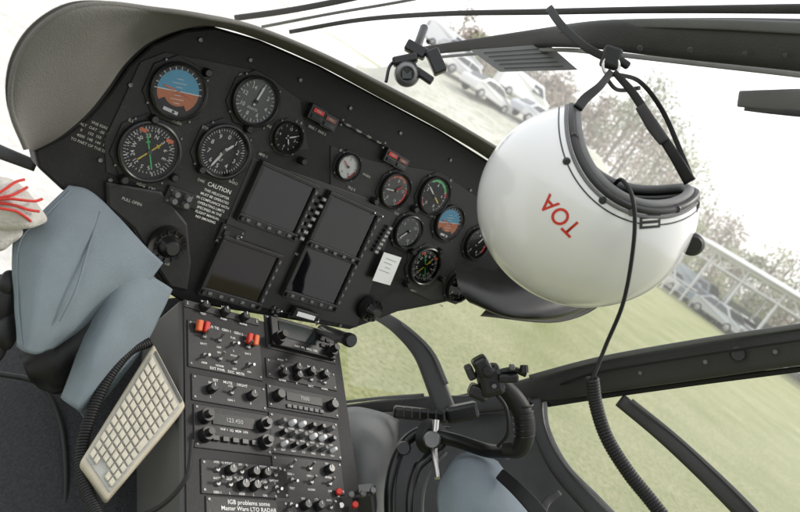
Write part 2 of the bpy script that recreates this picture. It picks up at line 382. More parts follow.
for x, y in [(314, 113), (326, 121), (388, 156), (398, 162)]:
    c = PN.p(x, y); box("annunciator_housing", (c.x, c.y, .006), (.030, .024, .012), m_bezel, ip, bevel=.001)
    box("annunciator_lens", (c.x, c.y + .004, .0128), (.020, .007, .0024), m_red if x in (314, 388) else m_amb, ip, bevel=.0006)
    text("FIRE", (c.x, c.y + .004, .0142), .005, m_cream, ip); box("annunciator_lens_unlit", (c.x, c.y - .006, .0128), (.020, .007, .0024), m_lcd, ip, bevel=.0006)
c, sx, sy, h = mod(PN, ip, 338, 120, 384, 146, .006)
for i in range(4):
    for j in range(4):
        q = (c.x + (i - 1.5) * sx * .22, c.y + (j - 1.5) * sy * .21); box("caution_tile", (*q, h + .0006), (sx * .2, sy * .18, .0012), m_lcd, ip)
        if (i * 3 + j) % 4: text(random.choice(["GEN", "OIL P", "FUEL", "HYD", "BATT", "DOOR"]), (*q, h + .0015), .0042, m_cream, ip)
c = PN.p(382, 266); box("paper_note", (c.x, c.y, .0165), (.044, .056, .0006), m_paper, ip, rot=Matrix.Rotation(.06, 3, 'Z'))
for i in range(4): box("handwriting", (c.x - .004 * (i % 2), c.y + .018 - i * .008, .0171), (.026 - .006 * (i % 3), .0006, .0003), m_facegrey, ip)
c = PN.p(219, 188); text("CAUTION", (c.x, c.y, .0019), .009, m_white, ip)
words = ["THIS HELICOPTER", "MUST BE OPERATED", "IN COMPLIANCE WITH", "OPERATING LIMITS", "SPECIFIED IN THE", "FLIGHT MANUAL", "NO SMOKING"]
for i, s in enumerate(words): text(s, (c.x, c.y - .010 - i * .0070, .0019), .0054, m_white, ip)
c = PN.p(92, 132)
for i, s in enumerate(["VNE KIAS", "ALT  OAT  -20  0  20", "0     155  155  150", "4000  148  144  138", "TO PART OF THE DAY"]): text(s, (c.x + .005, c.y + .012 - i * .0075, .0007), .0052, m_cream, ip)
c, sx, sy, h = mod(PN, ip, 168, 184, 187, 210, .009)
for i in (-1, 1):
    for j in (-1, 1):
        lathe("knob", [(0, .011), (.004, .011), (.005, .0)], (c.x + i * sx * .22, c.y + j * sy * .2, h), m_framel, ip, seg=16)
for (x0, y0, x1, y1) in [(222, 222, 238, 246), (365, 210, 380, 218), (270, 307, 318, 322)]:
    c, sx, sy, h = mod(PN, ip, x0, y0, x1, y1, .006)
    n = max(2, int(sx / .022)); m2_ = max(1, int(sy / .022))
    for i in range(n):
        for j in range(m2_):
            q = (c.x + (i - (n - 1) / 2) * sx / n, c.y + (j - (m2_ - 1) / 2) * sy / m2_)
            if random.random() < .6:
                lathe("toggle_base", [(0, .003), (.003, .003), (.004, 0)], (*q, h), m_screw, ip, seg=10)
                tube("toggle_lever", [V((*q, h)), V((q[0], q[1] + .004, h + .012))], .0013, m_metal, ip, n=2)
            else: box("push_button", (*q, h + .002), (.010, .010, .004), m_bezel, ip, bevel=.0008)
            text(random.choice(["OFF", "ON", "TEST", "GEN", "FUEL"]), (q[0], q[1] - .0085, h + .0006), .0042, m_cream, ip)
prism("display_cluster_plate", [PN.p(x, y) for x, y in [(252,158),(326,183),(398,210),(356,327),(196,294)]], 0, .0025, m_bezel, ip, bevel=.001)
c = PN.p(301, 312); box("turn_slip_window", (c.x, c.y, .012), (.05, .018, .012), m_bezel, ip, bevel=.002); box("turn_slip_glass", (c.x, c.y, .0185), (.038, .008, .001), m_paper, ip)
for (x, y, s) in [(205,128,"STBY"),(176,122,"PUSH"),(145,186,"HDG   CRS"),(232,182,"BARO"),(350,188,"TRQ %"),(395,213,"TOT"),(432,216,"NR / NF"),(412,290,"NAV 1"),(130,120,"ILS"),(200,180,"DME"),(365,175,"WARN"),(298,122,"L   R"),(440,305,"DIM"),(316,130,"ENG 1  ENG 2"),(268,126,"IAS"),(262,155,"MFD 1"),(345,205,"MFD 2"),(222,242,"PUSH BRT"),(300,255,"NAV  HVR"),(165,262,"AIR"),(130,200,"PULL OPEN")]:
    c = PN.p(x, y); text(s, (c.x, c.y, .0095 if s in ("AIR", "PULL OPEN") else .0046), .0058, m_cream, ip)
for (x, y) in [(122,178),(172,176),(205,72),(152,118),(199,168),(246,128),(300,160),(410,250),(437,250),(405,283),(440,278),(412,208),(470,268),(372,200)]:
    c = PN.p(x, y); lathe("adjust_knob", [(0, .014), (.0045, .014), (.006, .012), (.0065, 0)], (c.x, c.y, .002), m_bezel, ip, seg=18)
for (x, y) in [(110,180),(128,192),(155,205),(140,215),(200,40),(250,60),(300,80),(350,108),(400,133),(450,160),(340,325),(300,300),(470,190),(495,230),(480,200),(130,85),(240,75),(275,105),(295,150),(100,160),(450,180),(340,150)]:
    c = PN.p(x, y); lathe("screw", [(0, .0012), (.001, .0018), (.0028, .0018), (.0036, 0)], (c.x, c.y, .001), m_screw, ip, seg=12)

# ================================================================== glareshield
J = [(34,151),(62,138),(90,116),(110,92),(128,66),(152,44),(185,30),(215,27),(260,40),(320,66),(380,98),(440,130),(495,164),(545,205),(578,255),(580,292),(545,308),(490,305)]
L_ = [(26,149),(8,108),(9,66),(28,30),(62,6),(100,1),(150,8),(198,15),(254,27),(324,55),(386,86),(447,118),(505,152),(565,190),(604,250),(606,298),(560,322),(480,316)]
def pd(x, y): return PN.d(x, y)
gs = root("glareshield", at(250, 30, 1.1))
rows = [[] for _ in range(8)]
for k, ((jx, jy), (lx, ly)) in enumerate(zip(J, L_)):
    dj = pd(jx, jy); off = [.10, .13, .15, .16, .16, .15, .13, .12][k] if k < 8 else (.09 if k < 12 else .1)
    f = lambda t: (jx + (lx - jx) * t, jy + (ly - jy) * t)
    rows[0].append(at(*f(0), dj + .01)); rows[1].append(at(*f(.04), dj - off * .35))
    rows[2].append(at(*f(.30), dj - off * .72)); rows[3].append(at(*f(.62), dj - off * .98))
    rows[4].append(at(*f(.86), dj - off * 1.1)); rows[5].append(at(*f(.97), dj - off * 1.08))
    rows[6].append(at(*f(1.0), dj - off * .9)); rows[7].append(at(*f(.8), dj + .12))
loft("rim", rows[1:], m_hood, gs, nu=6, nv=6)
loft("lining", rows[0:2], m_hoodin, gs, nu=6, nv=3)
e1 = [rows[4][k].lerp(rows[5][k], .6) for k in range(0, 13)]
tube("rim_piping", [p - (p - C).normalized() * .002 for p in e1], .0035, m_hood, gs)
loft("right_cheek", [[at(455,262,1.33), at(500,270,1.38), at(550,255,1.45), at(600,240,1.5)],
                     [at(458,285,1.28), at(505,300,1.3), at(560,296,1.36), at(606,280,1.45)],
                     [at(470,303,1.3), at(510,318,1.3), at(560,318,1.36), at(604,300,1.45)],
                     [at(480,300,1.42), at(520,312,1.45), at(560,310,1.48), at(600,295,1.5)]], m_bezel, gs, nu=6, nv=6)

# ================================================================== centre console
cc = root("center_console", frame=CN)
tl, tr_, br, bl = CN.p(181, 298), CN.p(336, 324), CN.p(346, 540), CN.p(209, 560)
prism("console_body", [(tl.x, tl.y), (tr_.x, tl.y), (tr_.x, bl.y), (tl.x, bl.y)], -.28, -.002, m_side, cc, bevel=.006)
box("console_deck", ((tl.x + tr_.x) / 2, (tl.y + bl.y) / 2, 0), (tr_.x - tl.x - .008, tl.y - bl.y - .008, .004), m_panel, cc)
def toggles(c, sx, sy, h, nx, ny, leg=True, lx=.8, ly=.8, kn=.3):
    for i in range(nx):
        for j in range(ny):
            q = (c.x + (i - (nx - 1) / 2) * sx * lx / nx, c.y + (j - (ny - 1) / 2) * sy * ly / ny)
            if random.random() > kn:
                lathe("toggle_base", [(0, .004), (.0032, .004), (.0045, 0)], (*q, h), m_screw, cc, seg=10)
                tube("toggle_lever", [V((*q, h)), V((q[0], q[1] + random.choice([-.005, .005]), h + .015))], [.0012, .0022], m_metal, cc, n=2)
            else:
                lathe("rotary_knob", [(0, .012), (.0055, .012), (.007, .010), (.0075, 0)], (*q, h), m_bezel, cc, seg=18)
                box("knob_index", (q[0], q[1] + .003, h + .0125), (.001, .005, .001), m_white, cc)
            if leg:
                text(random.choice(["OFF", "ON", "NORM", "TEST", "GEN 1", "BATT", "PUMP", "L", "R", "ARM"]), (q[0], q[1] - .0115, h + .0005), .0046, m_white, cc)
                if random.random() < .6: text(random.choice(["HTR", "FUEL", "LTS", "PITOT", "AVIO", "SBY"]), (q[0], q[1] + .0105, h + .0005), .0044, m_white, cc)
def lrow(c, sx, sy, h, s, y, size=.006): text(s, (c.x, c.y + sy * y, h + .0006), size, m_white, cc)
q = mod(CN, cc, 183, 300, 258, 327, name="button_module"); toggles(*q, 3, 1, kn=.9)
c, sx, sy, h = mod(CN, cc, 186, 320, 262, 382, name="electrical_switch_module")
toggles(V((c.x, c.y - sy * .02, 0)), sx, sy, h, 4, 2, kn=.15)
lrow(c, sx, sy, h, "BUS TIE   GEN 1   GEN 2", .45); lrow(c, sx, sy, h, "EXT PWR   EXC  MSTR", -.45)
for i, j, mm in [(-.38, .36, m_orange), (.3, .34, m_red), (.39, .34, m_orange), (-.29, .36, m_red)]:
    a = (c.x + sx * i, c.y + sy * j); box("switch_guard", (a[0], a[1], h + .007), (.0085, .017, .009), mm, cc, bevel=.002, rot=Matrix.Rotation(.35, 3, 'X'))
c, sx, sy, h = mod(CN, cc, 190, 374, 266, 413, name="heating_module"); toggles(c, sx, sy, h, 3, 1, kn=.4); lrow(c, sx, sy, h, "SET     MUTE     NIGHT", .38)
c, sx, sy, h = mod(CN, cc, 192, 404, 271, 457, name="radio_control_module")
box("lcd", (c.x, c.y + sy * .2, h + .001), (sx * .55, sy * .26, .002), m_lcd, cc); text("123.450", (c.x, c.y + sy * .2, h + .0025), .009, m_cream, cc)
for i in (-.38, .38):
    for j in (-.22, .2): lathe("tuning_knob", [(0, .02), (.005, .02), (.006, .012), (.0095, .012), (.0105, .0)], (c.x + i * sx, c.y + j * sy, h), m_bezel, cc, seg=20)
boxes("keys", [((c.x + (i - 2) * .016, c.y - sy * .25, h + .002), (.011, .008, .004)) for i in range(5)], m_bezel, cc, bevel=.0008)
lrow(c, sx, sy, h, "VHF 1  SQ  MEM  XFR", -.02, .005)
q = mod(CN, cc, 199, 459, 288, 500, name="intercom_module"); toggles(*q, 6, 2, kn=.35)
c, sx, sy, h = mod(CN, cc, 204, 496, 290, 545, name="placard_module")
lrow(c, sx, sy, h, "IGB problems some", .38, .0085); lrow(c, sx, sy, h, "Master Warn LTO RADAR", .24, .008)
c, sx, sy, h = mod(CN, cc, 263, 315, 335, 365, name="navigation_computer")
box("nav_bezel", (c.x, c.y, h + .004), (sx * .92, sy * .86, .008), m_bezel, cc, bevel=.002); box("nav_screen", (c.x - sx * .1, c.y + sy * .08, h + .0085), (sx * .52, sy * .46, .002), m_lcd, cc)
for i in (-.39, .36): lathe("tuning_knob", [(0, .022), (.006, .022), (.007, .012), (.010, .012), (.011, .0)], (c.x + i * sx, c.y - sy * .25, h + .008), m_bezel, cc, seg=20)
boxes("keys", [((c.x + sx * .26 + (i % 2) * .013, c.y + sy * .28 - (i // 2) * .012, h + .0095), (.010, .007, .003)) for i in range(6)], m_panel2, cc, bevel=.0008)
lrow(c, sx, sy, h + .0085, "NAV  FPL  MSG  OBS", -.34, .0055)
q = mod(CN, cc, 264, 358, 336, 392, name="lighting_module"); toggles(*q, 4, 2, kn=.6)
c, sx, sy, h = mod(CN, cc, 265, 384, 338, 420, name="transponder")
box("lcd", (c.x, c.y + sy * .1, h + .001), (sx * .5, sy * .35, .002), m_lcd, cc); text("7000", (c.x, c.y + sy * .1, h + .0025), .009, m_cream, cc)
for i in (-.38, .38): lathe("mode_knob", [(0, .014), (.007, .014), (.009, .010), (.0095, .0)], (c.x + i * sx, c.y, h), m_bezel, cc, seg=20)
boxes("keys", [((c.x + (i - 3) * .011, c.y - sy * .32, h + .0015), (.008, .006, .003)) for i in range(7)], m_facegrey, cc, bevel=.0006)
c, sx, sy, h = mod(CN, cc, 267, 412, 341, 462, name="audio_panel")
for j in range(3):
    for i in range(6):
        p = (c.x + (i - 2.5) * sx * .14, c.y + (j - 1) * sy * .27); rr0 = .0042 if j else .0034
        lathe("audio_knob", [(0, .012), (rr0 * .75, .012), (rr0, .010), (rr0 * 1.1, 0)], (*p, h), [m_paper, m_facegrey, m_bezel][(i * 2 + j * 5 + i // 2) % 3], cc, seg=14)
        text(random.choice(["COM1", "COM2", "NAV", "ADF", "ICS", "MKR"]), (p[0], p[1] - .0085, h + .0006), .0042, m_white, cc)
q = mod(CN, cc, 270, 455, 344, 496, name="fuel_module"); toggles(*q, 3, 2, kn=.5)
q = mod(CN, cc, 273, 489, 345, 545, name="auxiliary_module"); toggles(*q, 4, 2, kn=.5)
hb = root("parking_brake_handle", at(343, 338, 1.15))
d0, d1 = at(322, 330, 1.22), at(347, 339, 1.13); ax = d1 - d0
lathe("sleeve", [(0, ax.length), (.009, ax.length), (.010, ax.length - .003), (.010, 0)], d0, m_metal, hb, seg=24, ax=ax)
lathe("grip", [(0, .018), (.009, .018), (.0115, .014), (.0115, .003), (.0095, 0)], d1, m_bezel, hb, seg=24, ax=ax)

# ================================================================== keypad unit with coiled cable
kp = root("handheld_keypad", at(130, 425, .92))
A, B_, C_, D_ = at(153, 345, 1.0), at(186, 408, .97), at(106, 503, .86), at(79, 464, .87)
kn = (B_ - A).cross(D_ - A).normalized()
if kn.dot(C - A) < 0: kn = -kn
def kq(u, v, w=0): return A.lerp(B_, u).lerp(D_.lerp(C_, u), v) + kn * w
def kslab(name, u0, u1, v0, v1, w0, w1, mat, bevel=.001):
    vs = [kq(u, v, w0) for u, v in ((u0, v0), (u1, v0), (u1, v1), (u0, v1))] + [kq(u, v, w1) for u, v in ((u0, v0), (u1, v0), (u1, v1), (u0, v1))]
    return mesh(name, vs, BF, mat, kp, bevel=bevel, seg=3)
kslab("case", 0, 1, 0, 1, -.012, .008, m_key, .005); kslab("key_bed", .07, .93, .07, .95, .0075, .0095, m_cream, .001)
for i in range(6):
    for j in range(13):
        u0, v0 = .10 + i * .135, .09 + j * .065
        if j == 12 and i in (2, 3): continue
        kslab("key", u0, u0 + .115, v0, v0 + (.052 if not (j == 6 and i == 5) else .1), .0095, .0135, m_key2, .0014)
kslab("indicator_strip", .1, .9, .02, .05, .008, .0095, m_facegrey, .0006)
ck = root("coiled_cable", at(90, 440, .9))
coil("coil", [at(150, 342, 1.0), at(128, 352, .97), at(104, 385, .93), at(86, 430, .9), at(82, 470, .88), at(96, 512, .85), at(112, 540, .82)], .0058, .0021, 84, m_rubber, ck)
tube("lead", [at(100, 515, .86), at(150, 512, .86), at(185, 480, .87), at(192, 440, .9)], .003, m_rubber, ck)

# ================================================================== left side
fb = root("fabric_cover", at(90, 260, .9))
loft("front_fold", [[at(68,186,.93), at(86,190,.94), at(106,207,.96), at(132,235,.98), at(163,263,1.0)],
                    [at(44,211,.905), at(70,222,.905), at(92,238,.93), at(118,262,.95), at(142,287,.98)],
                    [at(15,240,.88), at(45,262,.875), at(72,280,.9), at(90,292,.92), at(108,304,.96)],
                    [at(13,295,.87), at(34,308,.86), at(54,318,.885), at(70,322,.91), at(84,326,.95)],
                    [at(17,347,.865), at(26,352,.86), at(36,354,.875), at(46,350,.9), at(56,346,.94)]], m_fab, fb, solid=.003, jitter=.004, js=11, nu=10, nv=10)
loft("rear_fold", [[at(104,258,.985), at(122,262,.975), at(146,274,.985), at(170,290,1.02)],
                   [at(94,302,.965), at(112,306,.945), at(130,320,.955), at(150,334,1.0)],
                   [at(78,350,.94), at(92,356,.915), at(108,368,.93), at(120,380,.98)],
                   [at(63,397,.925), at(70,404,.905), at(80,412,.91), at(88,420,.95)]], m_fab, fb, solid=.003, jitter=.004, js=12, nu=10, nv=10)
tube("hem_stitch", [at(71,190,.926), at(48,213,.9), at(20,242,.876), at(18,295,.866), at(22,345,.858)], .0011, m_fab, fb)
tube("fold_crease", [at(100,212,.946), at(88,250,.918), at(76,290,.895), at(60,322,.886)], .0016, m_fab, fb)
sb = root("seat_harness", at(60, 340, .95))
loft("black_padding", [[at(20,350,.93), at(55,330,.94), at(95,290,.98), at(125,268,1.02)], [at(26,376,.92), at(60,368,.93), at(98,330,.96), at(130,300,1.0)], [at(40,390,.95), at(66,392,.95), at(100,360,.99), at(135,325,1.03)]], m_rubber, sb, solid=.008, jitter=.010, js=16, nu=10, nv=8)
fl = root("crew_seat", at(40, 430, 1.0))
loft("seat_base", [[at(-60,330,1.15), at(60,330,1.12), at(170,300,1.15), at(200,300,1.2)], [at(-60,420,1.02), at(60,420,1.0), at(150,400,1.08), at(200,380,1.15)], [at(-60,560,.88), at(60,560,.9), at(150,560,.95), at(215,560,1.05)]], m_floor, fl, solid=.02)
tube("seat_piping", [at(-10,372,1.0), at(40,384,1.0), at(60,420,.985), at(66,470,.95), at(64,530,.92)], .004, m_rubber, fl)
gl_ = root("black_glove", at(5, 310, .9))
for i, (x, y, sx, sy) in enumerate([(2,300,14,26),(8,330,9,20),(-2,340,10,24),(10,285,8,14)]):
    blob("finger" if i else "palm", at(x, y, .88), (sx * .00125, sy * .00125, .016), m_rubber, gl_, j=.004, js=40, rot=R)
wb = root("white_cloth_bundle", at(15, 212, .85))
bc = at(6, 206, .86); blob("cloth", bc, (.045, .034, .03), m_bag, wb, j=.012, js=26, rot=R @ Matrix.Rotation(-.5, 3, 'Z')); blob("cloth_tail", at(-2, 232, .87), (.026, .022, .02), m_bag, wb, j=.012, js=40, rot=R)
for k in range(5):
    pts = []
    th = rad(-30 + k * 22)
    for i in range(9):
        a = rad(-70 + i * 19); loc = V((math.cos(th) * math.sin(a), math.sin(th) * math.sin(a), math.cos(a)))
        p = bc + R @ V((loc.x * .047 + .006 * math.sin(k * 2.3 + i * .5), loc.y * .034 + .003 * math.sin(i * 1.3 + k), loc.z * .032 + .006)); pts.append(p)
    tube("red_cord", pts, .0017, m_rope, wb, n=5)
tr = root("left_door_frame", at(10, 160, 1.1)); bar("frame_tube", [(-40, 136, 1.1, 9), (0, 152, 1.1, 7), (36, 166, 1.12, 6)], m_frame, tr)

# ================================================================== windscreen frame and overhead
wf = root("windscreen_frame", at(600, 40, .95))
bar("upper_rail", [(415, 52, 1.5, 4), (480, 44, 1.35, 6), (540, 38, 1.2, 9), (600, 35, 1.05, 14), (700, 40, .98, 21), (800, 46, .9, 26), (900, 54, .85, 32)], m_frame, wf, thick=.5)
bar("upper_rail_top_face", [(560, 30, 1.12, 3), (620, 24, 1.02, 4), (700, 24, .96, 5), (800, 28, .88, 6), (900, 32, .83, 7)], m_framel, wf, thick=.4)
bar("upper_rail_seal", [(290, 32, 1.6, 2), (360, 20, 1.5, 2.2), (440, 14, 1.35, 2.5), (540, 12, 1.2, 3), (650, 10, 1.05, 3.5), (800, 9, .95, 5), (900, 9, .9, 6)], m_frame, wf)
bar("windscreen_edge", [(236, 18, 1.7, 3), (280, 12, 1.6, 3), (330, 3, 1.5, 3), (400, -12, 1.4, 3)], m_frame, wf)
bar("windscreen_edge_inner", [(262, 27, 1.65, 1.5), (330, 14, 1.55, 1.5), (400, 2, 1.45, 1.5), (470, -12, 1.4, 1.5)], m_seal, wf)
bar("edge_highlight_strip", [(430, 58, 1.44, 1.4), (500, 52, 1.3, 1.6), (560, 50, 1.15, 2), (610, 54, 1.02, 2.4), (700, 64, .96, 2.6), (800, 75, .88, 3), (900, 88, .84, 3)], m_seal, wf)  # pale strip modelled in as a highlight along the rail edge
for x, y, d in [(640, 48, .99), (690, 50, .955), (745, 54, .92), (785, 56, .89)]: lathe("rivet", [(0, .003), (.003, .0024), (.004, 0)], at(x, y, d), m_frame, wf, seg=14, ax=-ray(x, y))
ws = root("windscreen", at(560, 200, 1.6))
loft("pane", [[at(330,40,1.75), at(415,52,1.53), at(540,38,1.24), at(700,40,1.02), at(900,54,.89)],
              [at(330,160,2.15), at(430,170,1.98), at(545,165,1.75), at(700,150,1.4), at(900,150,1.12)],
              [at(340,270,2.15), at(440,290,2.0), at(545,285,1.8), at(700,265,1.45), at(900,250,1.18)],
              [at(350,385,1.8), at(455,400,1.56), at(545,386,1.44), at(700,358,1.25), at(900,330,1.08)]], m_acr, ws, nu=6, nv=6)
loft("door_pane", [[at(545,400,1.44), at(700,378,1.29), at(900,350,1.10)], [at(560,480,1.44), at(720,470,1.36), at(900,450,1.2)], [at(640,570,1.36), at(760,570,1.32), at(900,570,1.2)]], m_acr, ws, nu=5, nv=5)
br_ = root("overhead_bracket", at(780, 100, .9))
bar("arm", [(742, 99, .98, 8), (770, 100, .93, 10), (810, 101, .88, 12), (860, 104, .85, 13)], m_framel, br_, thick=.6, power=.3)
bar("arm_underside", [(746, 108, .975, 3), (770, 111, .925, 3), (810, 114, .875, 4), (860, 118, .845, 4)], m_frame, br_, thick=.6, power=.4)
pc = root("compass_correction_card", at(520, 58, 1.2))
q4 = [at(470, 50, 1.25), at(548, 44, 1.2), at(578, 70, 1.16), at(500, 72, 1.21)]
mesh("card", q4 + [p + ray(500, 60) * .003 for p in q4], [(0, 1, 2, 3), (7, 6, 5, 4), (0, 4, 5, 1), (1, 5, 6, 2), (2, 6, 7, 3), (3, 7, 4, 0)], m_framel, pc)
for i in range(5):
    a = q4[0].lerp(q4[3], .16 + i * .17); b = q4[1].lerp(q4[2], .16 + i * .17); e = -ray(500, 60) * .002; tube("printed_row", [a.lerp(b, .12) + e, a.lerp(b, .88) + e], .0006, m_frame, pc, n=2)
mc = root("magnetic_compass", at(414, 72, 1.25))
cc0 = at(407, 74, 1.22); vd = -ray(409, 74).normalized()
lathe("bowl", [(0, .03), (.012, .028), (.018, .02), (.021, .006), (.023, -.01), (.02, -.025), (0, -.03)], cc0, m_bezel, mc, ax=vd, seg=32)
lathe("lens_ring", [(.011, .028), (.013, .032), (.0155, .03), (.018, .02)], cc0, m_framel, mc, ax=vd, seg=32)
box("lens", cc0 + vd * .029, (.016, .016, .002), m_lcd, mc, rot=R)
tube("stem", [at(412, 62, 1.24), at(418, 45, 1.26), at(424, 28, 1.3)], .008, m_bezel, mc)
box("mount_block", at(416, 50, 1.25), (.04, .02, .02), m_bezel, mc, bevel=.003, rot=R @ Matrix.Rotation(-.5, 3, 'Z'))
box("side_lamp", at(436, 62, 1.24), (.024, .044, .02), m_bezel, mc, bevel=.003, rot=R @ Matrix.Rotation(.4, 3, 'Z'))
box("lower_clip", at(424, 76, 1.23), (.036, .014, .014), m_bezel, mc, bevel=.003, rot=R @ Matrix.Rotation(-.6, 3, 'Z'))
box("bowl_yoke", at(405, 60, 1.235), (.045, .016, .02), m_bezel, mc, bevel=.004, rot=R @ Matrix.Rotation(.2, 3, 'Z'))
tube("lamp_arm", [at(400, 58, 1.24), at(390, 66, 1.23), at(386, 82, 1.22)], .003, m_bezel, mc)

# ================================================================== flight helmet
HX, HY, HD = 584, 207, .9; s = HD / FPX
w_ax = -ray(HX, HY).normalized(); a_ax = (R.col[0] - w_ax * R.col[0].dot(w_ax)).normalized(); b_ax = w_ax.cross(a_ax)
rt = Matrix.Rotation(rad(-14), 3, w_ax); a_ax, b_ax = rt @ a_ax, rt @ b_ax
tl_ = Matrix.Rotation(rad(7), 3, a_ax) @ Matrix.Rotation(rad(5), 3, b_ax); w_ax = tl_ @ w_ax; a_ax = tl_ @ a_ax; b_ax = tl_ @ b_ax
HF = Frame(at(HX, HY, HD), a_ax, b_ax, w_ax)
fh = root("flight_helmet", frame=HF)
EA, EB, EC = 107 * s, 101 * s, .112
def hp2(px, py):
    q = HF.p(px, py); return q.x, q.y
def surf(x, y, k=1.0, sign=1):
    t = 1 - (x / (EA * k)) ** 2 - (y / (EB * k)) ** 2; return sign * EC * k * math.sqrt(max(t, 0))
def ell(k, sub=6):
    bm = bmesh.new(); bmesh.ops.create_icosphere(bm, subdivisions=sub, radius=1)
    for v in bm.verts: v.co = V((v.co.x * EA, v.co.y * EB, v.co.z * EC)) * k
    me = bpy.data.meshes.new("e"); bm.to_mesh(me); bm.free(); return me
ox, oy = hp2(656, 118); orad = 80 * s
def cutter(rr):
    bm = bmesh.new(); bmesh.ops.create_cone(bm, cap_ends=True, segments=96, radius1=rr, radius2=rr, depth=.6, matrix=Matrix.Translation((ox, oy, 0)))
    me = bpy.data.meshes.new("c"); bm.to_mesh(me); bm.free(); return me
def boolshell(name, k0, k1, rr, mat):
    o = bpy.data.objects.new("t", ell(k0)); a = bpy.data.objects.new("ta", ell(k1, 5)); b = bpy.data.objects.new("tb", cutter(rr))
    for x in (o, a, b): sc.collection.objects.link(x)
    for x in (a, b):
        m = o.modifiers.new("b", 'BOOLEAN'); m.object = x; m.operation = 'DIFFERENCE'; m.solver = 'EXACT'
    dg = bpy.context.evaluated_depsgraph_get(); dg.update(); me = bpy.data.meshes.new_from_object(o.evaluated_get(dg))
    for x in (o, a, b): bpy.data.objects.remove(x)
    me.name = name; me.materials.clear(); me.materials.append(mat)
    bm = bmesh.new(); bm.from_mesh(me)
    for f in bm.faces: f.smooth = True
    for e in bm.edges:
        if len(e.link_faces) == 2 and e.calc_face_angle(0) > .6: e.smooth = False
    bm.to_mesh(me); bm.free()
    return link(bpy.data.objects.new(name, me), fh)
boolshell("shell", 1.0, .965, orad, m_helmet)
boolshell("liner", .962, .84, orad + .006, m_liner)
def rim(name, rr, k, r, mat, sides=(1, -1)):
    near = []
    for i in range(0, 721):
        a = math.pi * 2 * i / 720 + rad(50); x, y = ox + rr * math.cos(a), oy + rr * math.sin(a)
        if (x / (EA * k)) ** 2 + (y / (EB * k)) ** 2 < 1: near.append((x, y))
    if len(sides) == 2:
        P = [V((x, y, surf(x, y, k))) for x, y in near] + [V((x, y, surf(x, y, k, -1))) for x, y in reversed(near)]
        tube(name, P, r, mat, fh, raw=True, closed=True)
    else: tube(name, [V((x, y, surf(x, y, k))) for x, y in near], r, mat, fh, raw=True)
rim("edge_trim", orad, .985, .0045, m_trim)
rim("shell_seam", orad + .015, 1.0, .0009, m_trim, (1,))
rim("edge_band", orad + .0065, .998, .0022, m_greytrim, (1,))
rim("padding_roll", orad - .006, .93, .006, m_greytrim)
def wrap_text(sx, px, py, size, ang, mat, name, k=1.004):
    cu = bpy.data.curves.new(name, 'FONT'); cu.body = sx; cu.size = size; cu.align_x = 'CENTER'; cu.align_y = 'CENTER'; cu.offset = size * .012
    o = bpy.data.objects.new("t", cu); sc.collection.objects.link(o); dg = bpy.context.evaluated_depsgraph_get(); dg.update()
    me = bpy.data.meshes.new_from_object(o.evaluated_get(dg)); bpy.data.objects.remove(o)
    x0, y0 = HF.p(px, py, .09).x, HF.p(px, py, .09).y; ca, sa = math.cos(ang), math.sin(ang)
    for v in me.vertices:
        x = x0 + v.co.x * ca * .9 - v.co.y * sa; y = y0 + v.co.x * sa * .9 + v.co.y * ca; v.co = V((x, y, surf(x, y, k)))
    me.materials.clear(); me.materials.append(mat); return link(bpy.data.objects.new(name, me), fh)
wrap_text("TOA", 560, 213, .028, rad(134 + 14), m_red, "lettering")
def patch(name, px, py, w, h, ang, mat, k):
    x0, y0 = HF.p(px, py, .08).x, HF.p(px, py, .08).y; ca, sa = math.cos(ang), math.sin(ang); vs = []; fs = []; n = 8
    for j in range(n + 1):
        for i in range(n + 1):
            u, v = (i / n - .5) * w, (j / n - .5) * h; x = x0 + u * ca - v * sa; y = y0 + u * sa + v * ca; vs.append((x, y, surf(x, y, k)))
    for j in range(n):
        for i in range(n): fs.append((j * (n + 1) + i, j * (n + 1) + i + 1, (j + 1) * (n + 1) + i + 1, (j + 1) * (n + 1) + i))
    mesh(name, vs, fs, mat, fh, smooth=True)
patch("label", 648, 219, .024, .016, rad(14), m_trim, 1.006); patch("label_stripe", 648, 222, .018, .0025, rad(14), m_white, 1.012); patch("label_stripe", 648, 217, .018, .002, rad(14), m_white, 1.012)
for (x, y) in [(600, 196), (628, 208), (676, 208), (574, 136), (566, 160)]:
    q = HF.p(x, y, .07); lathe("snap", [(0, .003), (.003, .003), (.0045, .001), (.005, -.004)], (q.x, q.y, surf(q.x, q.y)), m_trim if x != 628 else m_framel, fh, seg=18)
q = HF.p(690, 240, 0); lathe("visor_knob", [(0, .02), (.010, .02), (.014, .016), (.014, -.01)], (q.x - .004, q.y, .02), m_trim, fh, seg=24)
q = HF.p(684, 215, 0); box("visor_track", (q.x, q.y, .03), (.012, .05, .02), m_trim, fh, bevel=.004)
hs = root("helmet_hook", at(611, 60, .9))
bar("strap", [(549, 8, 1.0, 4), (562, 26, .96, 4), (584, 46, .92, 4), (606, 58, .9, 4)], m_rubber, hs, thick=.35)
box("buckle", at(611, 58, .9), (.024, .028, .014), m_rubber, hs, bevel=.004, rot=R @ Matrix.Rotation(-.3, 3, 'Z'))
box("buckle_bar", at(622, 62, .9), (.022, .010, .01), m_rubber, hs, bevel=.003, rot=R @ Matrix.Rotation(-.6, 3, 'Z'))
tube("ring", [at(611 + 8 * math.cos(a * .785), 66 + 10 * math.sin(a * .785), .895) for a in range(8)], .002, m_metal, hs, closed=True)
st = root("chin_strap", at(640, 110, .88))
bar("near_strap", [(611, 72, .89, 3.5), (600, 86, .87, 4), (586, 98, .86, 5), (578, 108, .85, 5)], m_rubber, st, thick=.4)
bar("rear_strap", [(606, 78, .9, 2), (618, 90, .93, 2), (640, 88, .95, 2)], m_rubber, st, thick=.4)
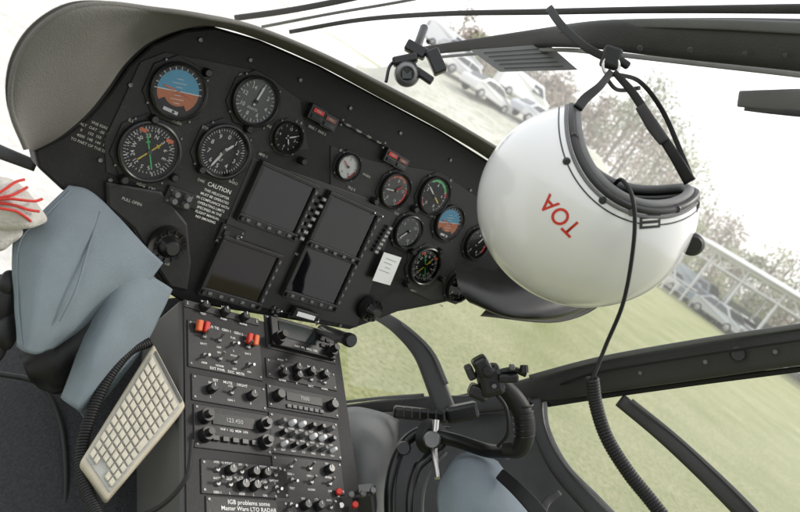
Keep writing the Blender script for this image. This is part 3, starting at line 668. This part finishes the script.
bar("long_strap", [(614, 72, .89, 3), (632, 92, .88, 4), (652, 122, .87, 4.5), (672, 152, .86, 5), (690, 182, .86, 6)], m_rubber, st, thick=.4)
bar("second_strap", [(616, 74, .9, 2), (640, 82, .93, 2.2), (662, 110, .95, 2.4), (680, 150, .95, 2.5), (692, 180, .94, 3)], m_rubber, st, thick=.5)
bar("strap_pad", [(640, 106, .87, 5), (654, 128, .865, 6), (664, 142, .86, 5)], m_liner, st, thick=.5)
hc = root("helmet_communication_cord", at(610, 350, .8))
tube("straight_cord", [at(613, 186, .84), at(622, 180, .79), at(633, 200, .775), at(634, 240, .78), at(624, 300, .8), at(606, 345, .82), at(592, 380, .82)], .0024, m_rubber, hc)
coil("coiled_section", [at(592, 378, .82), at(596, 405, .82), at(607, 438, .81), at(628, 472, .8), at(652, 502, .79), at(685, 545, .77)], .0062, .0023, 58, m_rubber, hc)

# ================================================================== right side door, chin window, footwell
df = root("door_frame", at(660, 365, 1.2))
bar("sill_rail", [(455, 402, 1.5, 6), (500, 395, 1.45, 9), (545, 388, 1.38, 14), (600, 376, 1.3, 17), (700, 360, 1.2, 19), (800, 345, 1.1, 20), (900, 332, 1.02, 22)], m_frame, df, thick=.6, power=.4)
bar("sill_highlight_strip", [(530, 377, 1.36, 2.4), (600, 359, 1.27, 2.6), (700, 341, 1.17, 2.6), (800, 326, 1.08, 2.8), (900, 311, 1.0, 3)], m_framel, df)  # lighter strip stands in for the highlight on the sill's top edge
bar("sill_groove", [(560, 384, 1.33, 1.2), (600, 372, 1.265, 1.4), (700, 355, 1.165, 1.4), (800, 340, 1.068, 1.5), (900, 326, .99, 1.6)], m_rubber, df)
bar("lower_window_top_edge", [(548, 404, 1.36, 3), (600, 396, 1.3, 3), (700, 382, 1.2, 3), (800, 369, 1.1, 3), (900, 355, 1.0, 3)], m_rubber, df)
bar("lower_window_front_edge", [(535, 398, 1.38, 7), (540, 430, 1.35, 7), (556, 465, 1.3, 8), (586, 500, 1.25, 9), (630, 545, 1.2, 10)], m_frame, df, thick=.6)
bar("lower_window_front_seal", [(545, 402, 1.36, 2), (549, 430, 1.33, 2), (567, 465, 1.28, 2), (599, 498, 1.22, 2), (640, 540, 1.17, 2)], m_seal, df)
bar("diagonal_strut", [(620, 400, 1.26, 7), (660, 432, 1.24, 8), (700, 468, 1.2, 9), (738, 505, 1.17, 10), (775, 545, 1.15, 10)], m_frame, df, thick=.8)
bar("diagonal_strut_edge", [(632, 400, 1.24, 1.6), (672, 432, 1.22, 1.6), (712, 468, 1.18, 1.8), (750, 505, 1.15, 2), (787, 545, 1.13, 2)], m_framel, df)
lathe("latch", [(0, .006), (.01, .006), (.012, 0)], at(738, 354, 1.135), m_trim, df, seg=24, ax=-ray(738, 354))
for x, y, d in [(705, 362, 1.165), (640, 373, 1.24), (775, 352, 1.1), (590, 381, 1.28)]: lathe("screw", [(0, .004), (.003, .004), (.004, 0)], at(x, y, d), m_framel, df, seg=16, ax=-ray(x, y))
cw = root("chin_window_frame", at(400, 350, 1.4))
bar("front_post", [(372, 312, 1.5, 5), (396, 326, 1.45, 7), (420, 350, 1.42, 9), (434, 380, 1.4, 10), (446, 412, 1.38, 11)], m_frame, cw, thick=.6)
bar("front_post_seal", [(384, 312, 1.48, 1.5), (408, 328, 1.43, 1.6), (432, 352, 1.4, 1.8), (447, 384, 1.38, 2)], m_framel, cw)
bar("lower_rail", [(330, 412, 1.5, 5), (380, 406, 1.48, 6), (430, 404, 1.45, 8), (470, 404, 1.45, 9), (520, 400, 1.44, 9)], m_frame, cw, thick=.6)
bar("lower_rail_lip", [(336, 403, 1.48, 1.5), (380, 398, 1.46, 1.6), (424, 395, 1.43, 1.8)], m_framel, cw)
fw = root("footwell", at(440, 460, 1.4))
loft("wall", [[at(325,408,1.55), at(400,408,1.52), at(470,408,1.5), at(538,405,1.45)], [at(325,460,1.42), at(400,460,1.45), at(480,460,1.42), at(556,460,1.38)], [at(325,560,1.3), at(420,560,1.3), at(520,560,1.25), at(640,560,1.22)]], m_well, fw, solid=.01)
loft("light_grey_fairing", [[at(338,410,1.4), at(358,408,1.38), at(384,414,1.4), at(398,420,1.45)], [at(340,440,1.3), at(362,440,1.27), at(386,446,1.3), at(396,452,1.38)], [at(344,490,1.22), at(364,488,1.2), at(384,490,1.22), at(392,494,1.3)], [at(346,545,1.18), at(364,545,1.16), at(384,545,1.18), at(392,545,1.25)]], M("fairing_grey", (.12, .124, .12), .55, var=.2, scale=8, dust=.1), fw, solid=.006)
for x, y in [(352, 424), (380, 430), (350, 470), (378, 480)]: lathe("fairing_screw", [(0, .003), (.003, .003), (.004, 0)], at(x, y, 1.355 if y < 440 else 1.235), m_screw, fw, seg=12, ax=-ray(x, y))
rp = root("rudder_pedal_linkage", at(410, 460, 1.2))
tube("pipe", [at(392, 545, 1.15), at(390, 490, 1.17), at(400, 450, 1.2), at(420, 432, 1.22), at(450, 432, 1.22)], .010, m_bezel, rp)
tube("pipe_b", [at(412, 545, 1.1), at(410, 500, 1.12), at(416, 470, 1.15), at(430, 455, 1.18), at(442, 440, 1.2)], .008, m_bezel, rp)
tube("pipe_c", [at(424, 545, 1.15), at(422, 500, 1.18), at(430, 470, 1.2), at(446, 452, 1.22)], .004, m_framel, rp)
tube("rod", [at(436, 420, 1.2), at(434, 450, 1.18), at(438, 478, 1.15)], .006, m_metal, rp)
lathe("joint", [(0, .02), (.012, .02), (.015, .014), (.015, 0)], at(432, 440, 1.18), m_screw, rp, seg=20, ax=-ray(432, 440))
lathe("joint", [(0, .016), (.010, .016), (.012, .010), (.012, 0)], at(404, 448, 1.18), m_bezel, rp, seg=20, ax=-ray(432, 440))
box("pedal_plate", at(420, 414, 1.3), (.10, .022, .02), m_bezel, rp, bevel=.005, rot=R @ Matrix.Rotation(-.1, 3, 'Z'))
box("pedal_block", at(462, 412, 1.3), (.06, .03, .03), m_bezel, rp, bevel=.006, rot=R @ Matrix.Rotation(.2, 3, 'Z'))
boxes("pedal_grip", [(at(404 + i * 8, 412 + i * .8, 1.285), (.003, .016, .006), R) for i in range(6)], m_frame, rp)
tq = root("collective_switch_box", at(345, 497, 1.1))
box("body", at(348, 502, 1.12), (.09, .04, .05), m_bezel, tq, bevel=.006, rot=R @ Matrix.Rotation(.1, 3, 'Z'))
for i, (x, y, m) in enumerate([(325, 492, m_facegrey), (338, 493, m_red), (350, 496, m_framel), (362, 495, m_facegrey), (372, 492, m_screw), (354, 506, m_red), (340, 507, m_metal)]):
    lathe("knob", [(0, .014), (.004, .014), (.0055, .011), (.004, 0)], at(x, y, 1.08), m, tq, seg=16, ax=-ray(x, y) + UP * .4)
cy = root("cyclic_stick", at(510, 410, 1.1))
tube("lower_tube", [at(428, 434, 1.2), at(455, 440, 1.18), at(486, 450, 1.14), at(508, 452, 1.1)], .0115, m_bezel, cy)
tube("grip", [at(504, 450, 1.1), at(519, 448, 1.09), at(525, 433, 1.08), at(523, 414, 1.08), at(514, 398, 1.08), at(500, 384, 1.08)], [.012, .0145, .0155, .0165, .0155, .014], m_rubber, cy)
for i in range(6):
    p = at(524.5 - i * .4, 435 - i * 6, 1.08); lathe("grip_rib", [(.0160, -.0015), (.0172, 0), (.0160, .0015)], p, m_bezel, cy, seg=20, ax=at(523, 410, 1.08) - at(525, 436, 1.08))
box("head", at(490, 380, 1.07), (.038, .046, .04), m_bezel, cy, bevel=.008, rot=R @ Matrix.Rotation(.25, 3, 'Z'))
box("head_top", at(482, 366, 1.065), (.024, .03, .035), m_bezel, cy, bevel=.005, rot=R @ Matrix.Rotation(.5, 3, 'Z'))
box("head_lower", at(478, 392, 1.07), (.03, .02, .03), m_bezel, cy, bevel=.005, rot=R @ Matrix.Rotation(-.4, 3, 'Z'))
box("head_flange", at(470, 372, 1.08), (.012, .022, .03), m_frame, cy, bevel=.003, rot=R @ Matrix.Rotation(.4, 3, 'Z'))
lathe("trim_hat", [(0, .012), (.005, .012), (.0055, .005), (.008, .004), (.009, 0)], at(488, 372, 1.045), m_rubber, cy, seg=18, ax=-ray(488, 372))
lathe("release_button", [(0, .006), (.003, .006), (.004, 0)], at(494, 386, 1.045), m_framel, cy, seg=18, ax=-ray(488, 372))
tube("trigger_arm", [at(500, 372, 1.06), at(514, 370, 1.06), at(526, 374, 1.06)], .005, m_bezel, cy)
box("switch", at(508, 378, 1.05), (.03, .012, .02), m_bezel, cy, bevel=.003, rot=R)
box("switch_cap", at(512, 367, 1.045), (.008, .008, .012), m_framel, cy, bevel=.002, rot=R)
lathe("button", [(0, .01), (.006, .01), (.007, 0)], at(524, 372, 1.05), m_bezel, cy, seg=16, ax=R.col[1])
lathe("base_boot", [(.03, 0), (.024, .01), (.028, .014), (.02, .024), (.022, .028), (.014, .036)], at(428, 436, 1.22), m_rubber, cy, seg=28, ax=at(450, 440, 1.18) - at(428, 436, 1.22))
tube("wire_bundle", [at(495, 392, 1.06), at(506, 408, 1.055), at(508, 432, 1.06), at(498, 446, 1.08)], .003, m_rubber, cy)
rs = root("copilot_seat", at(480, 490, 1.1))
loft("cushion", [[at(446,478,1.2), at(456,460,1.2), at(476,455,1.2), at(496,464,1.2)], [at(442,486,1.12), at(458,470,1.11), at(484,470,1.11), at(512,488,1.13)], [at(440,512,1.07), at(460,500,1.06), at(494,506,1.06), at(530,524,1.08)], [at(446,560,1.05), at(466,560,1.04), at(506,560,1.04), at(545,560,1.06)]], m_fab, rs, solid=.012, jitter=.003, js=10, nu=8, nv=8)
tube("seam_piping", [at(443,486,1.112), at(459,470,1.102), at(484,470,1.102), at(511,488,1.122)], .0022, m_fab, rs)
bar("harness_strap", [(500, 474, 1.09, 6), (518, 490, 1.05, 7), (538, 512, 1.02, 8), (560, 545, 1.0, 8)], m_rubber, rs, thick=.3)
bar("harness_strap_b", [(560, 492, 1.12, 3), (545, 505, 1.1, 4), (540, 530, 1.05, 4)], m_rubber, rs, thick=.3)
cb = root("unseen_cabin_shell", V((0, -.8, C.z + .5)))  # unseen roof and bulkheads, added to cut the light reaching the interior
rz = Matrix.Rotation(rad(42.5), 3, 'Z')
box("roof", V((0, 0, C.z + .57)) - Fw * 1.0, (1.6, 1.5, .05), m_frame, cb, rot=rz, bevel=.02)
box("unseen_bulkhead_port", V((0, 0, C.z - .35)) - Fw * 1.72 - U * .52, (.56, .05, 1.8), m_frame, cb, rot=rz, bevel=.02)
box("unseen_bulkhead_starboard", V((0, 0, C.z - .35)) - Fw * 1.72 + U * .52, (.56, .05, 1.8), m_frame, cb, rot=rz, bevel=.02)
box("unseen_bulkhead_lower", V((0, 0, C.z - .8)) - Fw * 1.72, (.46, .045, .9), m_frame, cb, rot=rz, bevel=.01)

# ================================================================== OUTSIDE
def gmat(name, c1, c2, c3, s1=.35, s2=6):
    m = bpy.data.materials.new(name); m.use_nodes = True; nt = m.node_tree; n = nt.nodes; b = n["Principled BSDF"]; b.inputs["Roughness"].default_value = .95; b.inputs["Specular IOR Level"].default_value = .1
    tc = n.new("ShaderNodeTexCoord"); a = n.new("ShaderNodeTexNoise"); a.inputs["Scale"].default_value = s1; a.inputs["Detail"].default_value = 8; a.inputs["Roughness"].default_value = .7
    d = n.new("ShaderNodeTexNoise"); d.inputs["Scale"].default_value = s2; d.inputs["Detail"].default_value = 8; d.inputs["Roughness"].default_value = .8
    for t in (a, d): nt.links.new(tc.outputs["Object"], t.inputs["Vector"])
    r1 = n.new("ShaderNodeValToRGB"); r1.color_ramp.elements[0].position = .35; r1.color_ramp.elements[1].position = .65; r1.color_ramp.elements[0].color = (*c1, 1); r1.color_ramp.elements[1].color = (*c2, 1)
    r2 = n.new("ShaderNodeValToRGB"); r2.color_ramp.elements[0].position = .46; r2.color_ramp.elements[1].position = .62; r2.color_ramp.elements[0].color = (0, 0, 0, 1); r2.color_ramp.elements[1].color = (1, 1, 1, 1)
    mx = n.new("ShaderNodeMixRGB"); mx.inputs[2].default_value = (*c3, 1)
    nt.links.new(a.outputs[0], r1.inputs[0]); nt.links.new(d.outputs[0], r2.inputs[0]); nt.links.new(r2.outputs[0], mx.inputs[0]); nt.links.new(r1.outputs[0], mx.inputs[1]); nt.links.new(mx.outputs[0], b.inputs["Base Color"])
    bp = n.new("ShaderNodeBump"); bp.inputs["Strength"].default_value = .9; bp.inputs["Distance"].default_value = .05; nt.links.new(d.outputs[0], bp.inputs["Height"]); nt.links.new(bp.outputs[0], b.inputs["Normal"])
    return m
m_grass = gmat("meadow_grass", (.25, .27, .125), (.38, .37, .22), (.15, .185, .06), .6, 16)
m_apron = gmat("pale_concrete", (.5, .49, .46), (.58, .57, .54), (.44, .43, .41), .2, 2)
m_bank = gmat("gravel_bank", (.36, .365, .3), (.5, .49, .44), (.3, .31, .24), .12, 1.5)
def polar(b, d, z=0): return V((math.sin(rad(b)) * d, math.cos(rad(b)) * d, z))
def sm(t): t = min(1, max(0, t)); return t * t * (3 - 2 * t)
def hz(b, d): return (sm((d - 24) / 40) * 6.0 + max(0, d - 64) * .03) * sm((b + 11) / 5) * sm((17 - b) / 9)
S = 1500
mesh("ground", [(-S, -S, 0), (S, -S, 0), (S, S, 0), (-S, S, 0)], [(0, 1, 2, 3)], m_grass)
mesh("pavement", [polar(-110, .8, .004), polar(-62, .8, .004), polar(-28, 1.2, .004), polar(-17, 4.5, .004), polar(-12, 14, .004), polar(-3, 34, .004), polar(8, 60, .004), polar(14, 160, .004), polar(-15, 900, .004), polar(-70, 900, .004), polar(-120, 900, .004)], [tuple(range(11))], m_apron)
vs = []; fs = []; nb, nd = 40, 36
for i in range(nb + 1):
    for j in range(nd + 1):
        b = -12 + 30 * i / nb; d = 22 + 118 * j / nd; vs.append(polar(b, d, hz(b, d) - .02))
for i in range(nb):
    for j in range(nd): fs.append((i * (nd + 1) + j, i * (nd + 1) + j + 1, (i + 1) * (nd + 1) + j + 1, (i + 1) * (nd + 1) + j))
mesh("hillside", vs, fs, m_bank, smooth=True)

def car(loc, heading, col, kind="car"):
    e = root("parked_" + kind, loc); mp = M("car_paint", col, .3, .2, var=.03, coat=.6); mg = M("car_window", (.05, .055, .06), .1); mt = M("tyre", (.03, .03, .03), .8); mw = M("wheel_rim", (.4, .4, .4), .35, .8)
    rz = Matrix.Rotation(heading, 3, 'Z')
    if kind == "van":
        prof = [(-2.4, .35), (-2.4, 1.95), (-2.25, 2.1), (1.2, 2.1), (1.75, 1.3), (2.35, 1.1), (2.45, .8), (2.45, .35)]; glass = [[(.35, 1.25), (.35, 1.9), (1.15, 1.9), (1.6, 1.3)]]; cab = 1.25; scr = ((1.28, 2.02), (1.76, 1.33)); rear = ((-2.42, 1.8), (-2.42, 1.3))
    else:
        prof = [(-2.1, .35), (-2.15, .8), (-2.05, .98), (-1.75, 1.05), (-1.2, 1.42), (-.2, 1.48), (.45, 1.4), (1.1, .98), (1.85, .85), (2.1, .7), (2.12, .35)]; glass = [[(-1.5, 1.06), (-1.1, 1.36), (-.35, 1.4), (-.35, 1.03)], [(-.27, 1.03), (-.27, 1.4), (.4, 1.33), (.9, 1.0)]]; cab = 1.0; scr = ((.5, 1.38), (1.06, 1.01)); rear = ((-1.25, 1.4), (-1.7, 1.08))
    def hw(z): return .85 if z < cab + .08 else .85 - (z - cab) * .32
    n = len(prof); vs = []
    for sg in (-1, 1): vs += [loc + rz @ V((x, sg * hw(z), z)) for x, z in prof]
    fs = [tuple(range(n)), tuple(range(2 * n - 1, n - 1, -1))] + [(i, (i + 1) % n, n + (i + 1) % n, n + i) for i in range(n)]
    mesh("body", vs, fs, mp, e, bevel=.06, seg=3)
    for g in glass:
        for sg in (-1, 1):
            q = [loc + rz @ V((x, sg * (hw(z) + .015), z)) for x, z in g]; mesh("side_window", q, [tuple(range(len(q)))], mg, e)
    for (a, b), off in ((scr, .03), (rear, -.03)):
        q = [loc + rz @ V((x + off, sg * (hw(z) - .1), z + .02)) for (x, z), sg in ((a, -1), (a, 1), (b, 1), (b, -1))]; mesh("windscreen", q, [(0, 1, 2, 3)], mg, e)
    for x in (-1.35, 1.3):
        for sg in (-1, 1):
            lathe("wheel", [(0, .2), (.2, .2), (.3, .19), (.33, .12), (.33, 0)], loc + rz @ V((x, sg * .7, .33)), mt, e, seg=20, ax=rz @ V((0, sg, 0)))
            lathe("hubcap", [(0, .215), (.17, .21), (.2, .2)], loc + rz @ V((x, sg * .7, .33)), mw, e, seg=16, ax=rz @ V((0, sg, 0)))
    boxes("lights", [(loc + rz @ V((2.08 if kind == "car" else 2.44, sg * .62, .72)), (.1, .3, .14), rz) for sg in (-1, 1)], mw, e)
for (p, h, col, k) in [((652, 274), -1.0, (.55, .55, .53), "van"), ((668, 289), -1.3, (.62, .63, .62), "car"), ((684, 300), -.9, (.33, .38, .42), "van"), ((700, 313), -1.2, (.2, .25, .33), "car"), ((716, 326), -1.05, (.4, .42, .42), "car"), ((733, 334), -1.3, (.5, .5, .5), "car"), ((822, 396), -.6, (.6, .6, .62), "car")]:  # car paints paled to imitate haze outdoors
    car(gp(*p), h, col, k)
for (b, d, h, col, k) in [(-3.6, 50, .5, (.72, .72, .72), "car"), (-1.2, 48, .8, (.6, .6, .6), "car"), (1.0, 58, .4, (.75, .75, .75), "van"), (-4.6, 62, .2, (.5, .51, .53), "car"), (3.2, 50, .6, (.5, .52, .55), "car"), (-6.0, 66, .3, (.65, .65, .65), "van")]:  # hill cars paled for haze as well
    car(polar(b, d, hz(b, d)), h, col, k)
m_hw = M("painted_steel_white", (.62, .62, .62), .5, var=.06, scale=2); m_hr = M("corrugated_roof", (.4, .41, .4), .6, var=.1, scale=1); m_hd = M("hangar_interior", (.2, .21, .19), .8, var=.3, scale=.4)
h0 = polar(17.6, 54); h1 = polar(36, 46); dx = (h1 - h0).normalized(); dy = V((-dx.y, dx.x, 0)); ln = 28.0
if dy.y < 0: dy = -dy
hg = root("hangar", h0); rr = Matrix((dx, dy, UP)).transposed(); HH = 4.0
def hb_(name, lst, mat): boxes(name, [(h0 + rr @ V(c), s_, rr) for c, s_ in lst], mat, hg)
hb_("posts", [((i * 2.8, 0, HH / 2), (.16, .16, HH)) for i in range(11)] + [((i * 2.8, 9, HH / 2), (.16, .16, HH)) for i in range(11)], m_hw)
hb_("truss_chords", [((ln / 2, -.12, HH + .05), (ln + .4, .12, .2)), ((ln / 2, -.12, HH - .75), (ln, .1, .12)), ((ln / 2, 9.12, HH - .75), (ln, .08, .1)), ((ln / 2, -.14, 1.1), (ln, .08, .1))], m_hw)
lst = []
for i in range(28):
    a = rad(36 if i % 2 else -36); lst.append((h0 + rr @ V((i + .5, -.12, HH - .35)), (1.2, .07, .08), rr @ Matrix.Rotation(a, 3, 'Y')))
boxes("truss_diagonals", lst, m_hw, hg)
boxes("cross_beams", [(h0 + rr @ V((i * 2.8, 4.5, HH - .75)), (.08, 9, .08), rr) for i in range(11)], m_hw, hg)
mesh("roof", [h0 + rr @ V(p) for p in [(-1.0, -.9, HH + .2), (ln, -.9, HH + .2), (ln, 4.5, HH + .7), (-1.0, 4.5, HH + .7), (ln, 10, HH + .2), (-1.0, 10, HH + .2)]], [(0, 1, 2, 3), (3, 2, 4, 5)], m_hr, hg, solid=.08)
hb_("rear_wall", [((ln / 2, 9.3, .9), (ln, .1, 1.8))], m_hd)
hb_("stored_equipment", [((3, 5, .7), (2.5, 2, 1.4)), ((9, 6, 1), (3, 2, 2)), ((15, 5, .8), (2.5, 2, 1.6)), ((22, 6, 1.1), (4, 2, 2.2))], M("equipment_grey", (.3, .32, .32), .7, var=.4, scale=1))
def trees():
    mats = [M("twigs_brown", (.33, .285, .24), .9, var=.3, scale=.5), M("leaves_spring", (.33, .35, .22), .9, var=.3, scale=.5), M("leaves_olive", (.27, .29, .2), .9, var=.3, scale=.5), M("bark", (.24, .21, .18), .9)]  # twig, leaf and bark colours lightened to stand in for distance haze
    me = bpy.data.meshes.new("distant_treeline"); vs = []; fs = []; mi = []
    def cyl(a, b, r0, r1):
        k = len(vs); t = (b - a).normalized(); o = t.orthogonal().normalized(); q = t.cross(o)
        for p, r in ((a, r0), (b, r1)):
            for i in range(6): an = i * math.pi / 3; vs.append(p + o * math.cos(an) * r + q * math.sin(an) * r)
        for i in range(6): fs.append((k + i, k + (i + 1) % 6, k + 6 + (i + 1) % 6, k + 6 + i)); mi.append(3)
    for t in range(84):
        b = -5.5 + t * .56 + random.uniform(-.4, .4); d = random.uniform(82, 125); base = polar(b, d, hz(b, d)); h = (random.uniform(6.5, 11) if b > 9 else random.uniform(5, 8)) * (d / 95); kind = random.choice([0, 0, 0, 1, 2])
        if 8 < b < 17: h *= 1.35
        cyl(base, base + V((0, 0, h * .5)), .2, .13); cyl(base + V((0, 0, h * .5)), base + V((random.uniform(-.4, .4), 0, h * .92)), .13, .03)
        cl = []
        for i in range(13):
            an = random.uniform(0, 6.28); rr_ = random.uniform(.1, .42) * h; z = random.uniform(.15, .92) * h; tip = base + V((math.cos(an) * rr_ * (1.2 - z / h), math.sin(an) * rr_ * (1.2 - z / h), z)); cyl(base + V((0, 0, z * .7)), tip, .06, .015); cl.append(tip)
        for c in cl:
            sr = random.uniform(.1, .2) * h
            for i in range(70):
                v = V((random.gauss(0, 1), random.gauss(0, 1), random.gauss(0, .8))) * sr * .6; p = c + v; sz = random.uniform(.08, .24)
                if p.z < base.z + .1: continue
                q1 = V((random.uniform(-1, 1), random.uniform(-1, 1), random.uniform(-1, 1))).normalized() * sz; q2 = q1.orthogonal().normalized() * sz; k = len(vs)
                vs.extend([p - q1, p + q2, p + q1, p - q2]); fs.append((k, k + 1, k + 2, k + 3)); mi.append(kind)
    me.from_pydata([tuple(v) for v in vs], [], fs)
    for m in mats: me.materials.append(m)
    me.polygons.foreach_set("material_index", mi); link(bpy.data.objects.new("distant_treeline", me), None)
trees()
fe = root("post_and_rail_fence", polar(20, 56)); P0 = gp(640, 276); P1 = gp(800, 375)
boxes("posts", [(P0.lerp(P1, i / 18) + V((0, 0, .5)), (.1, .1, 1.0)) for i in range(19)], m_hw, fe)
for z in (.45, .9): tube("rail", [P0 + V((0, 0, z)), P1 + V((0, 0, z))], .035, m_hw, fe, n=2)

# ================================================================== light
w = bpy.data.worlds.new("World"); sc.world = w; w.use_nodes = True; nt = w.node_tree; n = nt.nodes; n.clear()
out = n.new("ShaderNodeOutputWorld"); sk = n.new("ShaderNodeTexSky"); sk.sky_type = 'NISHITA'; sk.sun_disc = False
SE, SA = rad(48), rad(60)
sk.sun_elevation = SE; sk.sun_rotation = SA; sk.dust_density = 5; sk.air_density = 1.5
b1 = n.new("ShaderNodeBackground"); b1.inputs[1].default_value = .05; nt.links.new(sk.outputs[0], b1.inputs[0])
b2 = n.new("ShaderNodeBackground"); b2.inputs[1].default_value = 1.6
tc = n.new("ShaderNodeTexCoord"); nz = n.new("ShaderNodeTexNoise"); nz.inputs["Scale"].default_value = 1.6; nz.inputs["Detail"].default_value = 5
cr = n.new("ShaderNodeValToRGB"); cr.color_ramp.elements[0].color = (.82, .84, .88, 1); cr.color_ramp.elements[1].color = (1.0, .995, .98, 1)
nt.links.new(tc.outputs["Generated"], nz.inputs["Vector"]); nt.links.new(nz.outputs[0], cr.inputs[0]); nt.links.new(cr.outputs[0], b2.inputs[0])
ad = n.new("ShaderNodeAddShader"); nt.links.new(b1.outputs[0], ad.inputs[0]); nt.links.new(b2.outputs[0], ad.inputs[1]); nt.links.new(ad.outputs[0], out.inputs[0])
sl = bpy.data.lights.new("sun", 'SUN'); sl.energy = 2.5; sl.angle = rad(10); sl.color = (1, .96, .9)
so = bpy.data.objects.new("sun", sl); sc.collection.objects.link(so)
sd = V((math.sin(SA) * math.cos(SE), math.cos(SA) * math.cos(SE), math.sin(SE))); so.rotation_euler = sd.to_track_quat('Z', 'Y').to_euler()
sc.view_settings.view_transform = 'Standard'; sc.view_settings.look = 'None'; sc.view_settings.exposure = 0
